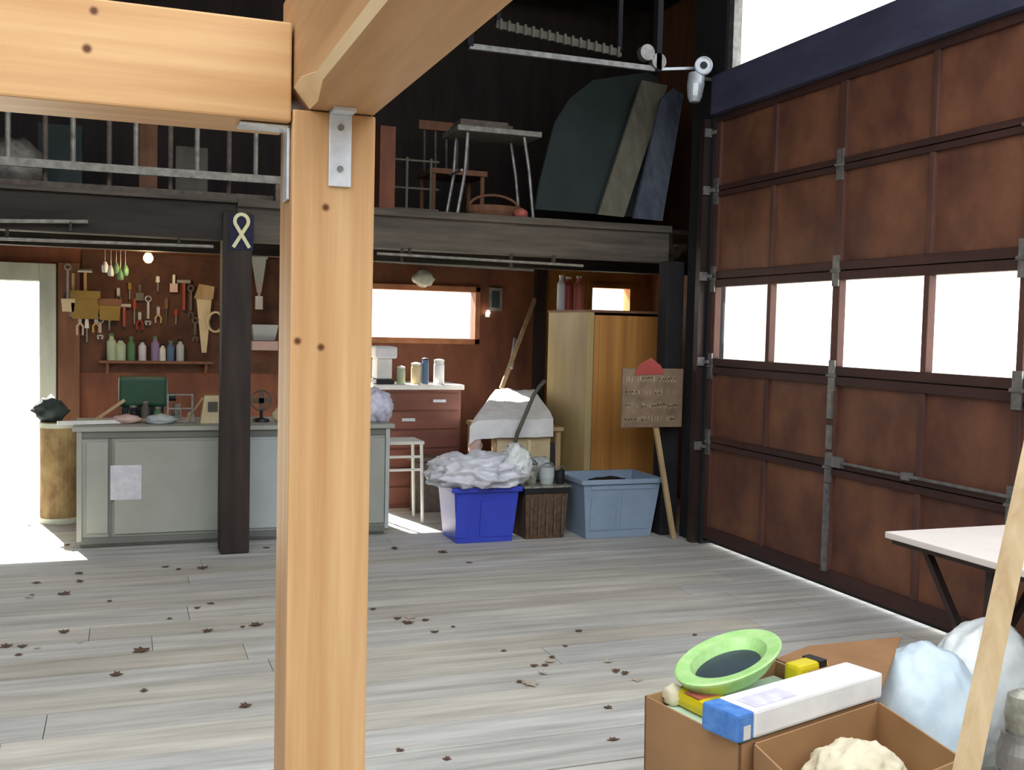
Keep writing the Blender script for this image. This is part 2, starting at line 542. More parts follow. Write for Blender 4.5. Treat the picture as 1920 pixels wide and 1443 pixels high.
# metal strut on the centre stile, lower sections
struct('strut', B().box(GX + .006, GX + .022, 5.02, 5.06, .12, .64).box(GX + .006, GX + .022, 5.02, 5.06, 1.02, 1.18).box(GX + .006, GX + .022, 5.02, 5.06, .84, .98), 'steel', gd)
lb = B().tube([(GX + .0, 4.98, .775), (GX - .0, 3.3, .775)], .009, 8)
lb.box(GX - .012, GX + .02, 4.34, 4.40, .755, .795).box(GX - .012, GX + .02, 4.90, 4.98, .745, .805)
struct('lock_bar', lb, 'steel', gd)
struct('bottom_seal', B().box(GX + .03, GX + .07, DY0, DY1, .024, .042), 'blackp', gd)

# vertical track and its brackets
tr = thing('door_track', 'dark steel vertical track running up beside the garage door', 'door track', (GX - .02, 6.5, 0))
B().box(GX - .05, GX - .0, 6.46, 6.475, 0, 3.0).box(GX - .05, GX - .04, 6.475, 6.52, 0, 3.0).build('track', 'tableleg', tr)
for zz in (.7, 1.3, 1.9, 2.5, 2.9):
    B().box(GX - .055, GX, 6.44, 6.455, zz - .03, zz + .03).box(GX - .012, GX, 6.38, 6.455, zz - .012, zz + .012).build('bracket', 'steel', tr)

# horizontal track, perforated angle, pulley
ht = thing('ceiling_track', 'pale steel rail reaching from the garage door top to the rafters', 'rail', (2.2, 6.5, 3.25))
a_, b_ = atY(880, 87, 6.5), atY(1232, 130, 6.5)
B().bar(a_, b_, .035, .03).build('rail', 'steel', ht)
B().bar(b_, atY(1300, 128, 6.45), .018, .018).build('spring_arm', 'bright', ht)
for p in (b_, b_ - Vector((.09, 0, -.05))):
    B().tube([p + Vector((0, -.03, .05)), p + Vector((0, .03, .05))], .055, 14).build('roller_bracket', 'steel', ht)
B().box(b_.x - .02, b_.x + .02, 6.47, 6.53, b_.z - .02, 4.5).build('hanger', 'roof', ht)
B().box(a_.x - .02, a_.x + .02, 6.47, 6.53, a_.z, 4.5).build('hanger', 'roof', ht)
ra = thing('perforated_angle', 'dim slotted steel angle above the pale rail', 'steel angle', (2.7, 6.6, 3.3))
a_, b_ = atY(930, 45, 6.6), atY(1165, 100, 6.6)
bb = B().bar(a_, b_, .05, .02)
for i in range(16):
    p = a_.lerp(b_, (i + .5) / 16)
    bb.box(p.x - .008, p.x + .008, 6.575, 6.59, p.z - .035, p.z + .035)
bb.build('angle', 'hose', ra)
B().box(a_.x, a_.x + .03, 6.59, 6.62, a_.z, 4.5).build('hanger', 'roof', ra)
B().box(b_.x - .03, b_.x, 6.59, 6.62, b_.z, 4.5).build('hanger', 'roof', ra)
pc = atY(1319, 124, 6.35)
pu = thing('cable_pulley', 'white pulley wheel with hub at the top corner of the garage door', 'pulley', pc)
ax = (pc - CAM).normalized()
axp = Vector((-.45, -.9, 0)).normalized()
wh = B().tube([pc - axp * .02, pc + axp * .02], .062, 28)
wh.build('wheel', 'bright', pu, smooth=False)
B().tube([pc + axp * .021, pc + axp * .027], .025, 18).build('hub', 'blackp', pu)
ring = []
B().tube([pc + axp * .022 + Matrix.Rotation(2 * math.pi * i / 24, 3, axp) @ Vector((0, 0, .055)) for i in range(25)], .006, 6).build('rim', 'bright', pu)
dr = thing('cable_drum', 'white tapered cable drum hanging under the pulley wheel', 'cable drum', pc - Vector((.04, 0, .1)))
p2 = atY(1303, 165, 6.4)
B().tube([p2 + Vector((.01, 0, .1)), p2 + Vector((.005, 0, .02)), p2 - Vector((0, 0, .06)), p2 - Vector((0, 0, .095))], [.055, .06, .05, .035], 20).build('drum', 'bright', dr)
B().bar(p2 + Vector((0, .02, .08)), (GX, 6.45, p2.z + .08), .03, .02, (0, 0, 1)).build('axle', 'steel', dr)

# ------------------------------------------------------------------ timber posts
tm = B().box(.57, .755, 6.87, 7.055, 0, 2.2)
dp = tag(tm.build('timber_post', 'darkv', bevel=.012), 'dark square timber post with yellow ribbon, standing before grey cabinets', 'post')
cp = tag(B().box(3.705, 3.843, 6.76, 6.9, 0, 2.02).build('timber_post', 'black', bevel=.01), 'black timber post at the corner beside the garage door', 'post')

# yellow ribbon on the post
rb = thing('ribbon', 'looped pale yellow awareness ribbon on dark blue backing, pinned high on dark post', 'ribbon', (.655, 6.86, 1.98))
c0 = atY(453, 415, 6.862)
B().prism([(c0.x - .075, 6.864, 1.96), (c0.x + .075, 6.864, 1.96), (c0.x + .075, 6.864, 2.185), (c0.x - .075, 6.864, 2.185)], (0, .006, 0)).build('backing', 'navy', rb)


def strip(pts, w, yk):
    bb = B()
    pts = [Vector(p) for p in pts]
    L, R = [], []
    for i, p in enumerate(pts):
        d = (pts[min(i + 1, len(pts) - 1)] - pts[max(i - 1, 0)]).normalized()
        n = Vector((-d.z, 0, d.x))
        L.append(p + n * w / 2)
        R.append(p - n * w / 2)
    for i in range(len(pts) - 1):
        bb.prism([L[i], L[i + 1], R[i + 1], R[i]], (0, .004, 0))
    return bb


pts = []
for i in range(33):
    t = -1 + 2 * i / 32
    ang = t * 2.45
    if abs(t) < .62:
        a = t / .62 * 2.3
        pts.append(Vector((c0.x + .042 * math.sin(a), 6.857 + .003 * t, c0.z + .0 + .045 * math.cos(a))))
    else:
        s_ = (abs(t) - .62) / .38
        sg = 1 if t > 0 else -1
        x_ = .042 * math.sin(2.3) * (1 - s_) - .05 * s_
        z_ = .045 * math.cos(2.3) * (1 - s_) - .165 * s_
        pts.append(Vector((c0.x + sg * x_, 6.857 + .003 * t, c0.z + z_)))
strip(pts, .022, 6.857).build('bow', 'ribbon', rb)

# main pine post and beams
YP = 1.80
px0, px1 = .262, .405
M['pine_post'] = mat('pine_post_wood', (212, 176, 130), 0.5, c2=(168, 118, 70), scale=(18, 18, .8), detail=7,
                     knots=[(.335 - .3335, 0, 1.47, .012), (.315 - .3335, -.07, 1.46, .008), (.275 - .3335, -.07, 1.47, .008), (.32 - .3335, -.07, 1.70, .008)], spec=0.3, lo=.25, hi=.75)
M['pine_beam'] = mat('pine_beam_wood', (210, 172, 124), 0.5, c2=(166, 116, 68), scale=(.9, 18, 18), detail=7,
                     knots=[(-.06, YP, 1.925, .009), (-.05, YP, 1.985, .008)], spec=0.3, lo=.25, hi=.75)
M['pine_rafter'] = mat('pine_rafter_wood', (188, 148, 106), 0.55, c2=(146, 106, 68), scale=(18, 1.1, 18), detail=7, spec=0.3, lo=.25, hi=.75)
mp_ = tag(B().box(px0, px1, YP, YP + .143, 0, PZ).build('pine_post', 'pine_post', bevel=.004), 'new square pine post standing in the middle foreground', 'post')
b = B()
b.world_origin = True
b.box(-2.6, px0 - .002, YP + .0, YP + .143, PZ - .022, 2.005)
lbm = tag(b.build('pine_beam', 'pine_beam', bevel=.004), 'horizontal pine beam running left from the foreground post', 'beam')
secs = [(YP + .143, .030), (YP, .034), (YP - .07, .036), (YP - .22, .012), (-1.8, .012)]
b, ch = B(), B()
b.world_origin = ch.world_origin = True


def prof(yy, k, e=0.0):
    return [Vector((x, yy, z)) for x, z in [(px0 + .002, PZ + .002 + k), (px0 + .002 + k * .8, PZ + .002), (px1 - .004, PZ + .002), (px1 + .004, PZ + .010), (px1 + .004, 2.075), (px0 + .002, 2.075)]]


rr = [[b.bm.verts.new(p) for p in prof(*s_)] for s_ in secs]
for a, c_ in zip(rr, rr[1:]):
    for i in range(6):
        b.bm.faces.new([a[i], a[(i + 1) % 6], c_[(i + 1) % 6], c_[i]])
b.bm.faces.new(rr[0][::-1])
b.bm.faces.new(rr[-1])
rbm = tag(b.build('pine_rafter_beam', 'pine_rafter'), 'pine beam coming forward overhead from the post top', 'beam')
oo = Vector((-.0008, 0, -.0008))
for (ya, ka), (yb, kb) in zip(secs[1:], secs[2:]):
    pa_, pb_ = prof(ya, ka), prof(yb, kb)
    ch.hexa([pa_[0], pa_[1], pb_[1], pb_[0]], [p + oo for p in (pa_[0], pa_[1], pb_[1], pb_[0])])
bmesh.ops.remove_doubles(ch.bm, verts=ch.bm.verts[:], dist=1e-5)
co_ = ch.build('chamfer', 'palewood', rbm)
co_['label'] = 'pale freshly cut chamfer along the beam edge'

# far supports of the beams, out of view
tag(B().box(-2.6, -2.46, YP, YP + .143, 0, PZ - .024).build('pine_post', 'pine_post', bevel=.004), 'pine post under the far left end of the beam', 'post')
tag(B().box(px0, px1, -1.8, -1.66, 0, PZ).build('pine_post', 'pine_post', bevel=.004), 'pine post under the near end of the overhead beam', 'post')

# metal angle brackets
ab = thing('angle_bracket', 'bright steel bracket under the overhead beam on the post front', 'bracket', (.34, YP, 1.75))
pa, pb = atY(617, 200, YP), atY(657, 352, YP)
xa, xb = pa.x, pb.x
B().box(xa, xb, YP - .006, YP - .001, pb.z, PZ - .004).build('upright_plate', 'bright', ab, bevel=.0015)
B().box(xa, xb, YP - .045, YP - .001, PZ - .004, PZ + .0015).build('top_plate', 'bright', ab)
for dz in (.03, .1):
    B().tube([((xa + xb) / 2, YP - .009, pb.z + dz), ((xa + xb) / 2, YP - .006, pb.z + dz)], .0055, 10).build('screw', 'steel', ab)
ab2 = thing('angle_bracket', 'pale steel angle bracket in the corner below the left beam', 'bracket', (px0, YP + .05, 1.7))
B().box(px0 - .006, px0 - .001, YP + .02, YP + .07, 1.712, PZ - .024).build('upright_plate', 'bright', ab2, bevel=.0015)
B().box(px0 - .085, px0 - .001, YP + .02, YP + .07, PZ - .03, PZ - .0245).build('top_plate', 'bright', ab2, bevel=.0015)

# pale pipes clipped below the loft beam
def conduit(pa, pb, yy, wd_, m, lab, x_lim=None):
    a, c_ = atY(*pa, yy), atY(*pb, yy)
    t = thing('conduit', lab, 'pipe', (a + c_) / 2)
    B().tube([a, c_], wd_ / 2, 10).build('pipe', m, t)
    for k in (.15, .85):
        p = a.lerp(c_, k)
        B().box(p.x - .008, p.x + .008, yy - .01, 6.92, p.z + wd_ * .3, 2.03).build('clip', 'dark', t)


conduit((707, 475), (1093, 498), 6.89, .02, 'alu', 'long pale conduit below loft beam, right of the pine post')
conduit((707, 490), (1000, 507), 6.91, .014, 'hose', 'dim lower conduit just above the back window, under the loft')
conduit((-60, 413), (165, 415), 6.84, .024, 'alu', 'upper of two pale conduits above the open doorway')
conduit((-60, 445), (400, 462), 6.91, .022, 'alu', 'lower of two pale conduits above the open doorway')


# ------------------------------------------------------------------ ladders on the loft edge
def ladder(label, xs, z0, z1, yy, m, x_a, x_b):
    t = thing('ladder', label, 'ladder', ((x_a + x_b) / 2, yy, z0))
    B().box(x_a, x_b, yy - .012, yy + .012, z0, z0 + .05).build('side_rail', m, t)
    B().box(x_a, x_b, yy - .012, yy + .012, z1 - .05, z1).build('side_rail', m, t)
    for x in xs:
        B().tube([(x, yy, z0 + .05), (x, yy, z1 - .05)], .016, 10).build('rung', m, t)
    return t


xs = [atY(x, 250, 6.93).x for x in (137, 255, 370, 480)]
xs = [xs[0] - .358 * k for k in range(6, 0, -1)] + xs
ladder('pale aluminium ladder lying on its edge along the loft front', xs, 2.40, 2.90, 6.93, 'alu', -3.2, 1.02)
xs = [atY(x, 250, 7.05).x for x in (85, 205, 320, 430)]
xs = [xs[0] - .36 * k for k in range(5, 0, -1)] + xs
ladder('darker wooden ladder lying behind the pale aluminium one', xs, 2.285, 2.86, 7.05, 'alud', -3.1, 1.02)
# blocks that carry the aluminium ladder
for x, l in ((-.9, 'wood block under pale ladder near the doorway side'), (.95, 'wood block under pale ladder end beside the pine post')):
    tag(B().box(x - .05, x + .05, 6.89, 6.99, 2.286, 2.40).build('wood_block', 'alud'), l, 'block')

# things stored on the left loft
p = atY(30, 275, 7.4)
tag(B().blob((p.x, 7.4, 2.45), (.16, .12, .18), .3, 2.2, 3, 3, 2.281).build('cloth_bundle', 'alu', smooth=True), 'pale grey bundle on the loft behind the ladder rungs at far left', 'bundle')
p = atY(275, 265, 7.6)
tag(B().box(p.x - .05, p.x + .07, 7.55, 7.75, 2.281, 2.85).build('storage_crate', 'brownv', bevel=.01), 'upright brown box on the loft behind the ladder', 'box')
p = atY(120, 270, 7.8)
tag(B().box(p.x - .16, p.x + .12, 7.7, 7.9, 2.281, 2.80).build('storage_crate', 'greenp', bevel=.01), 'dark green box on the loft behind the ladder', 'box')
p = atY(350, 270, 7.8)
tag(B().box(p.x - .08, p.x + .14, 7.7, 7.9, 2.281, 2.72).build('storage_crate', 'hose', bevel=.01), 'grey box on the loft behind the ladder', 'box')

# right loft: small table, crate, basket, chairs
YS = 7.15
st = thing('folding_stool', 'small metal-legged table with pale top on the loft', 'table', (2.48, YS, 2.285))
zt = atY(855, 240, YS).z
xa, xb = atY(855, 240, YS).x, atY(1012, 246, YS).x
B().box(xa, xb, YS - .05, YS + .35, zt - .02, zt + .02).build('table_top', 'alu', st, bevel=.006)
for sx, px_t, px_m, px_b in ((-1, 877, 872, 857), (1, 983, 992, 1001)):
    for dy in (0, .28):
        t_, m_, b2 = atY(px_t, 255, YS), atY(px_m, 320, YS), atY(px_b, 385, YS)
        B().tube([(t_.x, YS + dy, zt - .02), (m_.x, YS + dy, m_.z), (b2.x, YS + dy, 2.286)], .013, 8).build('leg', 'steel', st)
B().tube([(xa + .05, YS, 2.62), (xa + .05, YS + .28, 2.62)], .01, 8).build('brace', 'steel', st)
p = atY(905, 218, YS + .1)
tag(B().box(p.x - .2, p.x + .2, YS, YS + .25, zt + .021, zt + .05).box(p.x - .19, p.x + .17, YS + .02, YS + .2, zt + .05, zt + .075).build('board', 'alud'), 'short brown board lying on the small loft table', 'board')
bk = thing('wicker_basket', 'low brown basket under the small loft table', 'basket', (2.52, YS + .1, 2.285))
B().lathe((2.52, YS + .1, 2.285), [(.15, 0), (.18, .06), (.185, .1), (.17, .1), (.13, .02)], 24, 1.15, .8).build('body', 'brownv', bk)
B().tube([(2.52 + .19 * math.cos(a), YS + .1, 2.38 + .09 * math.sin(a)) for a in [math.pi * i / 12 for i in range(13)]], .01, 8).build('handle', 'brownv', bk)
tag(B().blob((2.66, YS - .09, 2.325), (.05, .05, .04), .15, 2, 1, 3).build('ball', 'pink', smooth=True), 'small pinkish ball in front of the loft basket', 'ball')
# wire rack of chair backs
wr = thing('wire_rack', 'dull open metal rack left of the small loft table', 'rack', (1.85, 7.4, 2.285))
for x in (1.72, 1.9, 2.08):
    B().tube([(x, 7.4, 2.285), (x, 7.4, 2.72)], .01, 8).build('upright', 'hose', wr)
for z in (2.35, 2.5, 2.7):
    B().tube([(1.72, 7.4, z), (2.14, 7.4, z)], .008, 8).build('rail', 'hose', wr)
wc = thing('wooden_chair', 'dark spindle-back chair stored on the loft beyond the wire rack', 'chair', (2.35, 7.85, 2.285))
B().box(2.15, 2.6, 7.65, 8.05, 2.66, 2.70).build('seat', 'brownv', wc)
for x, yy in ((2.18, 7.68), (2.57, 7.68), (2.18, 8.02), (2.57, 8.02)):
    B().tube([(x, yy, 2.285), (x, yy, 2.66)], .018, 8).build('leg', 'brownv', wc)
for i in range(5):
    x = 2.2 + i * .09
    B().tube([(x, 8.02, 2.70), (x, 8.04, 3.05)], .01, 8).build('spindle', 'alud', wc)
B().box(2.15, 2.6, 8.02, 8.06, 3.05, 3.12).build('top_rail', 'brownv', wc)
p = atY(722, 330, 7.3)
tag(B().box(p.x - .05, p.x + .06, 7.25, 7.45, 2.281, 2.9).build('storage_crate', 'pegwall'), 'tall red-brown box on the loft right beside the pine post', 'box')

# leaning sheet and planks
def lean(pxs, y0, y1, th):
    """outline in picture, put on a plane that leans back from y0 at the foot to y1 at the top"""
    zf, ztop = 2.286, 3.4
    out = []
    for (x, y_) in pxs:
        d = ray(x, y_)
        k = (y1 - y0) / (ztop - zf)
        # CAM.y + t d.y = y0 + k (CAM.z + t d.z - zf)
        t = (y0 + k * (CAM.z - zf) - CAM.y) / (d.y - k * d.z)
        out.append(CAM + d * t)
    return B().prism(out, (0, th, 0))


gp = lean([(1003, 392), (1012, 340), (1040, 230), (1068, 185), (1112, 150), (1215, 135), (1235, 145), (1222, 409)], 7.20, 7.62, .03)
o = gp.build('leaning_board', 'greenp')
o.location.z = max(o.location.z, 2.286)
tag(o, 'large dark green angled board leaning at the loft corner', 'board')
o = lean([(1122, 402), (1170, 407), (1252, 160), (1204, 150)], 7.08, 7.45, .03).build('leaning_plank', 'greyplank')
tag(o, 'pale grey plank leaning against the dark green board on loft', 'plank')
o = lean([(1188, 409), (1242, 414), (1282, 178), (1262, 165), (1240, 185)], 6.98, 7.3, .03).build('leaning_plank', 'blueplank')
tag(o, 'blue-grey spotted plank leaning beside the pale grey plank', 'plank')

# ------------------------------------------------------------------ grey cabinets and worktop
CY = 7.25
CT = .80


def cabinet(label, x0, x1, narrow, m='cab'):
    t = thing('metal_cabinet', label, 'cabinet', ((x0 + x1) / 2, CY + .3, 0))
    B().box(x0, x1, CY + .012, CY + .62, .05, CT - .03).box(x0 + .02, x1 - .02, CY + .06, CY + .6, 0, .05).build('body', m, t)
    B().box(x0, x1, CY - .004, CY + .012, CT - .075, CT - .03).build('top_trim', 'cabd', t)
    B().box(x0, x1, CY - .004, CY + .012, .03, .07).build('plinth', 'cabd', t)
    s_ = x0
    if narrow:
        B().box(x0, x0 + .03, CY - .01, CY + .012, .05, CT - .03).build('corner_post', m, t)
        B().box(x0 + .06, x0 + narrow - .03, CY - .006, CY + .012, .10, CT - .1).build('side_panel', m, t, bevel=.003)
        B().box(x0 + narrow - .028, x0 + narrow - .006, CY - .002, CY + .012, .08, CT - .08).build('gap_strip', 'cabd', t)
        s_ = x0 + narrow
    B().box(s_ + .01, x1 - .035, CY - .010, CY + .012, .09, CT - .1).build('door', m, t, bevel=.004)
    B().box(x1 - .03, x1 - .002, CY - .012, CY + .012, .05, CT - .03).build('corner_post', 'cab2', t)
    return t


c1 = cabinet('wide grey metal cabinet with pale paper label, left of the dark post', -.30, .62, .22)
pl, ph = atY(207, 872, CY), atY(265, 935, CY)
B().box(pl.x, ph.x, CY - .013, CY - .0105, ph.z, pl.z).build('paper_label', 'label', c1)
c2 = cabinet('pale grey metal cabinet between the dark post and the pine post', .64, 1.24, 0, 'cab2')
c3 = cabinet('grey metal cabinet whose end shows right of the pine post', 1.26, 1.77, 0, 'cab')
wt = thing('worktop', 'long grey worktop over the three metal cabinets', 'worktop', (.7, CY + .3, CT - .03))
B().box(-.325, 1.80, CY - .03, CY + .66, CT - .03, CT).build('top', 'cab', wt, bevel=.005)


def wtop(px, y0, y1=None):
    return atY(px, 780, y0).x


# scrap wood and clutter on the worktop
for (x0, x1, yy, dz, lab, m) in ((-.42, .0, 7.4, 0, 'long pale wood scrap overhanging the left end of worktop', 'white'),
                                 (-.22, .2, 7.5, .0, 'pale thin slat lying on the worktop behind the longest scrap', 'stake'),):
    tag(B().bar((x0, yy - .03, CT + .014), (x1, yy + .05, CT + .016), .05, .024, (0, 0, 1)).build('wood_scrap', m), lab, 'wood scrap')
tag(B().bar((-.2, 7.56, CT + .012), (-.01, 7.58, CT + .15), .02, .02).build('wood_stick', 'stake'), 'short stick propped up on the worktop, left end', 'stick')
tag(B().blob((-.0, 7.45, CT + .03), (.09, .05, .03), .3, 3, 7, 3, CT + .001).build('rag', 'pinkish', smooth=True), 'pinkish crumpled rag on the worktop beside wood scraps', 'rag')
tag(B().blob((.22, 7.4, CT + .03), (.09, .06, .035), .3, 3, 9, 3, CT + .001).build('rag', 'cab2', smooth=True), 'grey crumpled rag in the middle of the left worktop', 'rag')
gb = thing('green_machine', 'deep green bench machine behind the worktop clutter', 'machine', (.2, 7.75, CT))
pc_ = atY(268, 722, 7.72)
B().box(pc_.x - .14, pc_.x + .14, 7.65, 7.85, CT + .001, CT + .1).build('base', 'blackp', gb, bevel=.01)
B().box(pc_.x - .16, pc_.x + .16, 7.62, 7.87, CT + .1, pc_.z + .06).build('body', 'dgreen', gb, bevel=.02)
B().tube([(pc_.x + .17, 7.74, CT + .16), (pc_.x + .22, 7.74, CT + .16)], .03, 12).build('knob', 'blackp', gb)
wf = thing('wire_stand', 'pale square wire frame standing on worktop left of dark post', 'frame', (.3, 7.45, CT))
fa, fb = atY(313, 738, 7.45), atY(362, 788, 7.45)
for q in ((fa.x, fa.x + .012, CT, fa.z), (fb.x - .012, fb.x, CT, fa.z)):
    B().box(q[0], q[1], 7.44, 7.455, q[2] + .001, q[3]).build('upright', 'alu', wf)
for z in (CT + .012, (CT + fa.z) / 2, fa.z - .006):
    B().box(fa.x, fb.x, 7.442, 7.453, z - .005, z + .005).build('bar', 'alu', wf)
for (px, h, r, m, lab) in ((250, .10, .03, 'blackp', 'small black tin on the worktop, left of the wire frame'),
                           (272, .13, .028, 'hose', 'grey canister on the worktop beside the wire frame'),
                           (295, .09, .026, 'greenglass', 'green jar on the worktop beside the wire frame'),
                           (330, .11, .03, 'crock', 'mottled jar standing behind the wire frame'),
                           (357, .07, .022, 'white', 'short white pot at the right of wire frame')):
    x = wtop(px, 7.6)
    t = thing('storage_jar', lab, 'jar', (x, 7.55, CT))
    B().lathe((x, 7.55, CT + .001), [(r, 0), (r, h * .75), (r * .7, h * .85), (r * .7, h)], 16).build('body', m, t, smooth=False)
    B().lathe((x, 7.55, CT + h + .001), [(r * .8, 0), (r * .8, .015)], 14).build('lid', 'steel', t)
ra_, rb_ = atY(384, 742, 7.42), atY(413, 792, 7.42)
rd = thing('small_radio', 'pale boxy radio on the worktop against the dark post', 'radio', ((ra_.x + rb_.x) / 2, 7.45, CT))
B().hexa([(ra_.x - .03, 7.4, CT + .001), (rb_.x, 7.4, CT + .001), (rb_.x, 7.5, CT + .001), (ra_.x - .03, 7.5, CT + .001)], [(ra_.x, 7.42, ra_.z), (rb_.x, 7.42, ra_.z), (rb_.x, 7.5, ra_.z), (ra_.x, 7.5, ra_.z)]).build('case', 'cream', rd, bevel=.004)
B().box(ra_.x + .02, rb_.x - .02, 7.401, 7.41, CT + .08, ra_.z - .04).build('dial', 'hose', rd)
tag(B().bar((.39, 7.5, CT + .01), (.50, 7.52, CT + .17), .014, .014).build('file_tool', 'stake'), 'thin pale rod leaning between wire frame and radio', 'rod')
# clutter between dark post and pine post
x = wtop(490, 7.5)
t = thing('desk_fan', 'dark small fan on worktop between the dark post and pine post', 'fan', (x, 7.5, CT))
B().lathe((x, 7.5, CT + .001), [(.06, 0), (.055, .02), (.012, .03), (.012, .08)], 18).build('base', 'blackp', t)
B().tube([Vector((x, 7.5, CT + .15)) + Vector((.07 * math.cos(a), 0, .07 * math.sin(a))) for a in [2 * math.pi * i / 20 for i in range(21)]], .006, 6).build('cage', 'hose', t)
for i in range(4):
    a = i * math.pi / 2
    B().bar((x, 7.5, CT + .15), (x + .06 * math.cos(a), 7.5, CT + .15 + .06 * math.sin(a)), .035, .003).build('blade', 'alud', t)
x = wtop(512, 7.5)
tag(B().blob((x + .03, 7.44, CT + .05), (.045, .045, .05), .2, 3, 12, 3, CT + .001).build('rag', 'cream', smooth=True), 'crumpled cream rag beside the small dark fan', 'rag')
# cloth at the right end
x = atY(712, 770, 7.45).x
tag(B().blob((x - .04, 7.45, CT + .1), (.12, .11, .13), .35, 2.0, 21, 4, CT + .001).build('cloth_heap', 'lilac', smooth=True), 'pale lilac cloth heap on right end of grey worktop', 'cloth')

# ------------------------------------------------------------------ tool wall
WY = BY - .02
tag(B().box(-.33, 1.22, BY - .018, BY - .001, 1.08, 2.03).build('pegboard', mat('red_brown_pegboard', (104, 68, 50), .8, c2=(62, 38, 30), scale=(4, 4, 4))), 'red-brown pegboard covering the back wall above the workbench', 'pegboard')
sh = thing('wall_shelf', 'narrow brown shelf of bottles below the hanging tools', 'shelf', (.2, BY - .1, 1.16))
B().box(-.2, .66, BY - .16, BY - .02, 1.155, 1.175).build('board', 'brownv', sh)
for x in (-.15, .6):
    B().prism([(x, BY - .02, 1.155), (x, BY - .14, 1.155), (x, BY - .02, 1.06)], (.02, 0, 0)).build('bracket', 'brownv', sh)
bot = [(209, .155, .03, 'palegreen', 'cream-topped tall canister, first on the tool shelf'),
       (226, .13, .036, 'palegreen', 'pale green wide can, second on the tool shelf'),
       (246, .14, .028, 'greenglass', 'green bottle on the tool shelf'),
       (267, .12, .026, 'label', 'white jar with black lid on the tool shelf'),
       (291, .145, .028, 'purple', 'pale purple bottle on the tool shelf'),
       (305, .10, .022, 'white', 'short white jar on the tool shelf'),
       (320, .12, .026, 'bluebottle', 'dark blue bottle on the tool shelf'),
       (338, .13, .027, 'cab2', 'pale grey bottle, last on the tool shelf')]
for i, (px, h, r, m, lab) in enumerate(bot):
    x = atY(px, 650, BY - .09).x
    h *= 1.35
    r *= 1.15
    t = thing('bottle', lab, 'bottle', (x, BY - .09, 1.175))
    B().lathe((x, BY - .09, 1.176), [(r, 0), (r, h * .7), (r * .5, h * .82), (r * .5, h * .9)], 16).build('body', m, t)
    B().lathe((x, BY - .09, 1.176 + h * .9), [(r * .6, 0), (r * .6, h * .1)], 12).build('cap', 'blackp' if i % 2 else 'greenglass', t)


def hang(px, py, L, kind, lab, m='toolsteel', hm='toolwood', tilt=0.0):
    p = atY(px, py, WY - .03)
    x, z = p.x, p.z
    yy = WY - .03
    R2 = lambda dx, dz: (x + dx * math.cos(tilt) - dz * math.sin(tilt), yy, z + dx * math.sin(tilt) + dz * math.cos(tilt))
    t = thing(kind, lab, kind.replace('_', ' '), (x, yy, z))
    B().tube([(x, yy, z + .005), (x, BY - .018, z + .005)], .003, 6).build('hook', 'steel', t)
    if kind == 'hammer':
        B().bar(R2(0, 0), R2(0, -L), .022, .022).build('handle', hm, t)
        B().tube([R2(-.055, -.01), R2(.05, -.01)], [.015, .018], 10).build('head', m, t)
    elif kind == 'screwdriver':
        B().tube([R2(0, 0), R2(0, -L * .4)], [.014, .017], 10).build('handle', hm, t)
        B().tube([R2(0, -L * .4), R2(0, -L)], [.006, .005], 8).build('shaft', m, t)
    elif kind == 'wrench':
        B().bar(R2(0, -.02), R2(0, -L + .02), .018, .008).build('shank', m, t)
        B().tube([Vector(R2(0, 0)) + Vector((.022 * math.cos(a), 0, .022 * math.sin(a))) for a in [2 * math.pi * i / 14 for i in range(15)]], .008, 6).build('ring_end', m, t)
        B().bar(R2(-.02, -L), R2(-.012, -L - .03), .014, .008).bar(R2(.02, -L), R2(.012, -L - .03), .014, .008).bar(R2(-.022, -L), R2(.022, -L), .012, .008).build('jaw', m, t)
    elif kind == 'pliers':
        for s_ in (-1, 1):
            B().tube([R2(0, -.06), R2(s_ * .022, -.09), R2(s_ * .02, -L)], .008, 8).build('handle', hm, t)
        B().bar(R2(0, 0), R2(0, -.06), .024, .012).build('jaw', m, t)
    elif kind == 'hand_saw':
        B().prism([R2(-.07, 0), R2(.05, 0), R2(.012, -L), R2(-.025, -L)], (0, .003, 0)).build('blade', m, t)
        B().prism([R2(-.09, .0), R2(.06, .0), R2(.07, .1), R2(-.05, .12)], (0, -.02, 0)).build('handle', hm, t)
    elif kind == 'cable_coil':
        for k in range(3):
            B().tube([Vector((x, yy - .01 * k, z - L / 2)) + Vector(((L * .34 + .006 * k) * math.cos(a), 0, L / 2 * math.sin(a))) for a in [2 * math.pi * i / 20 for i in range(21)]], .009, 6).build('loop', m, t)
    elif kind == 'hand_brush':
        B().bar(R2(0, 0), R2(0, -L * .5), .02, .02).build('handle', hm, t)
        B().box(x - .03, x + .03, yy - .012, yy + .012, z - L, z - L * .5).build('bristles', m, t)
    elif kind == 'tool_pouch':
        B().prism([R2(-L * .5, 0), R2(L * .5, 0), R2(L * .42, -L), R2(-L * .42, -L)], (0, -.03, 0)).build('pocket', m, t)
        B().prism([R2(-L * .5, .0), R2(L * .5, .0), R2(L * .5, -L * .3), R2(-L * .5, -L * .3)], (0, -.04, 0)).build('flap', hm, t)
    return t


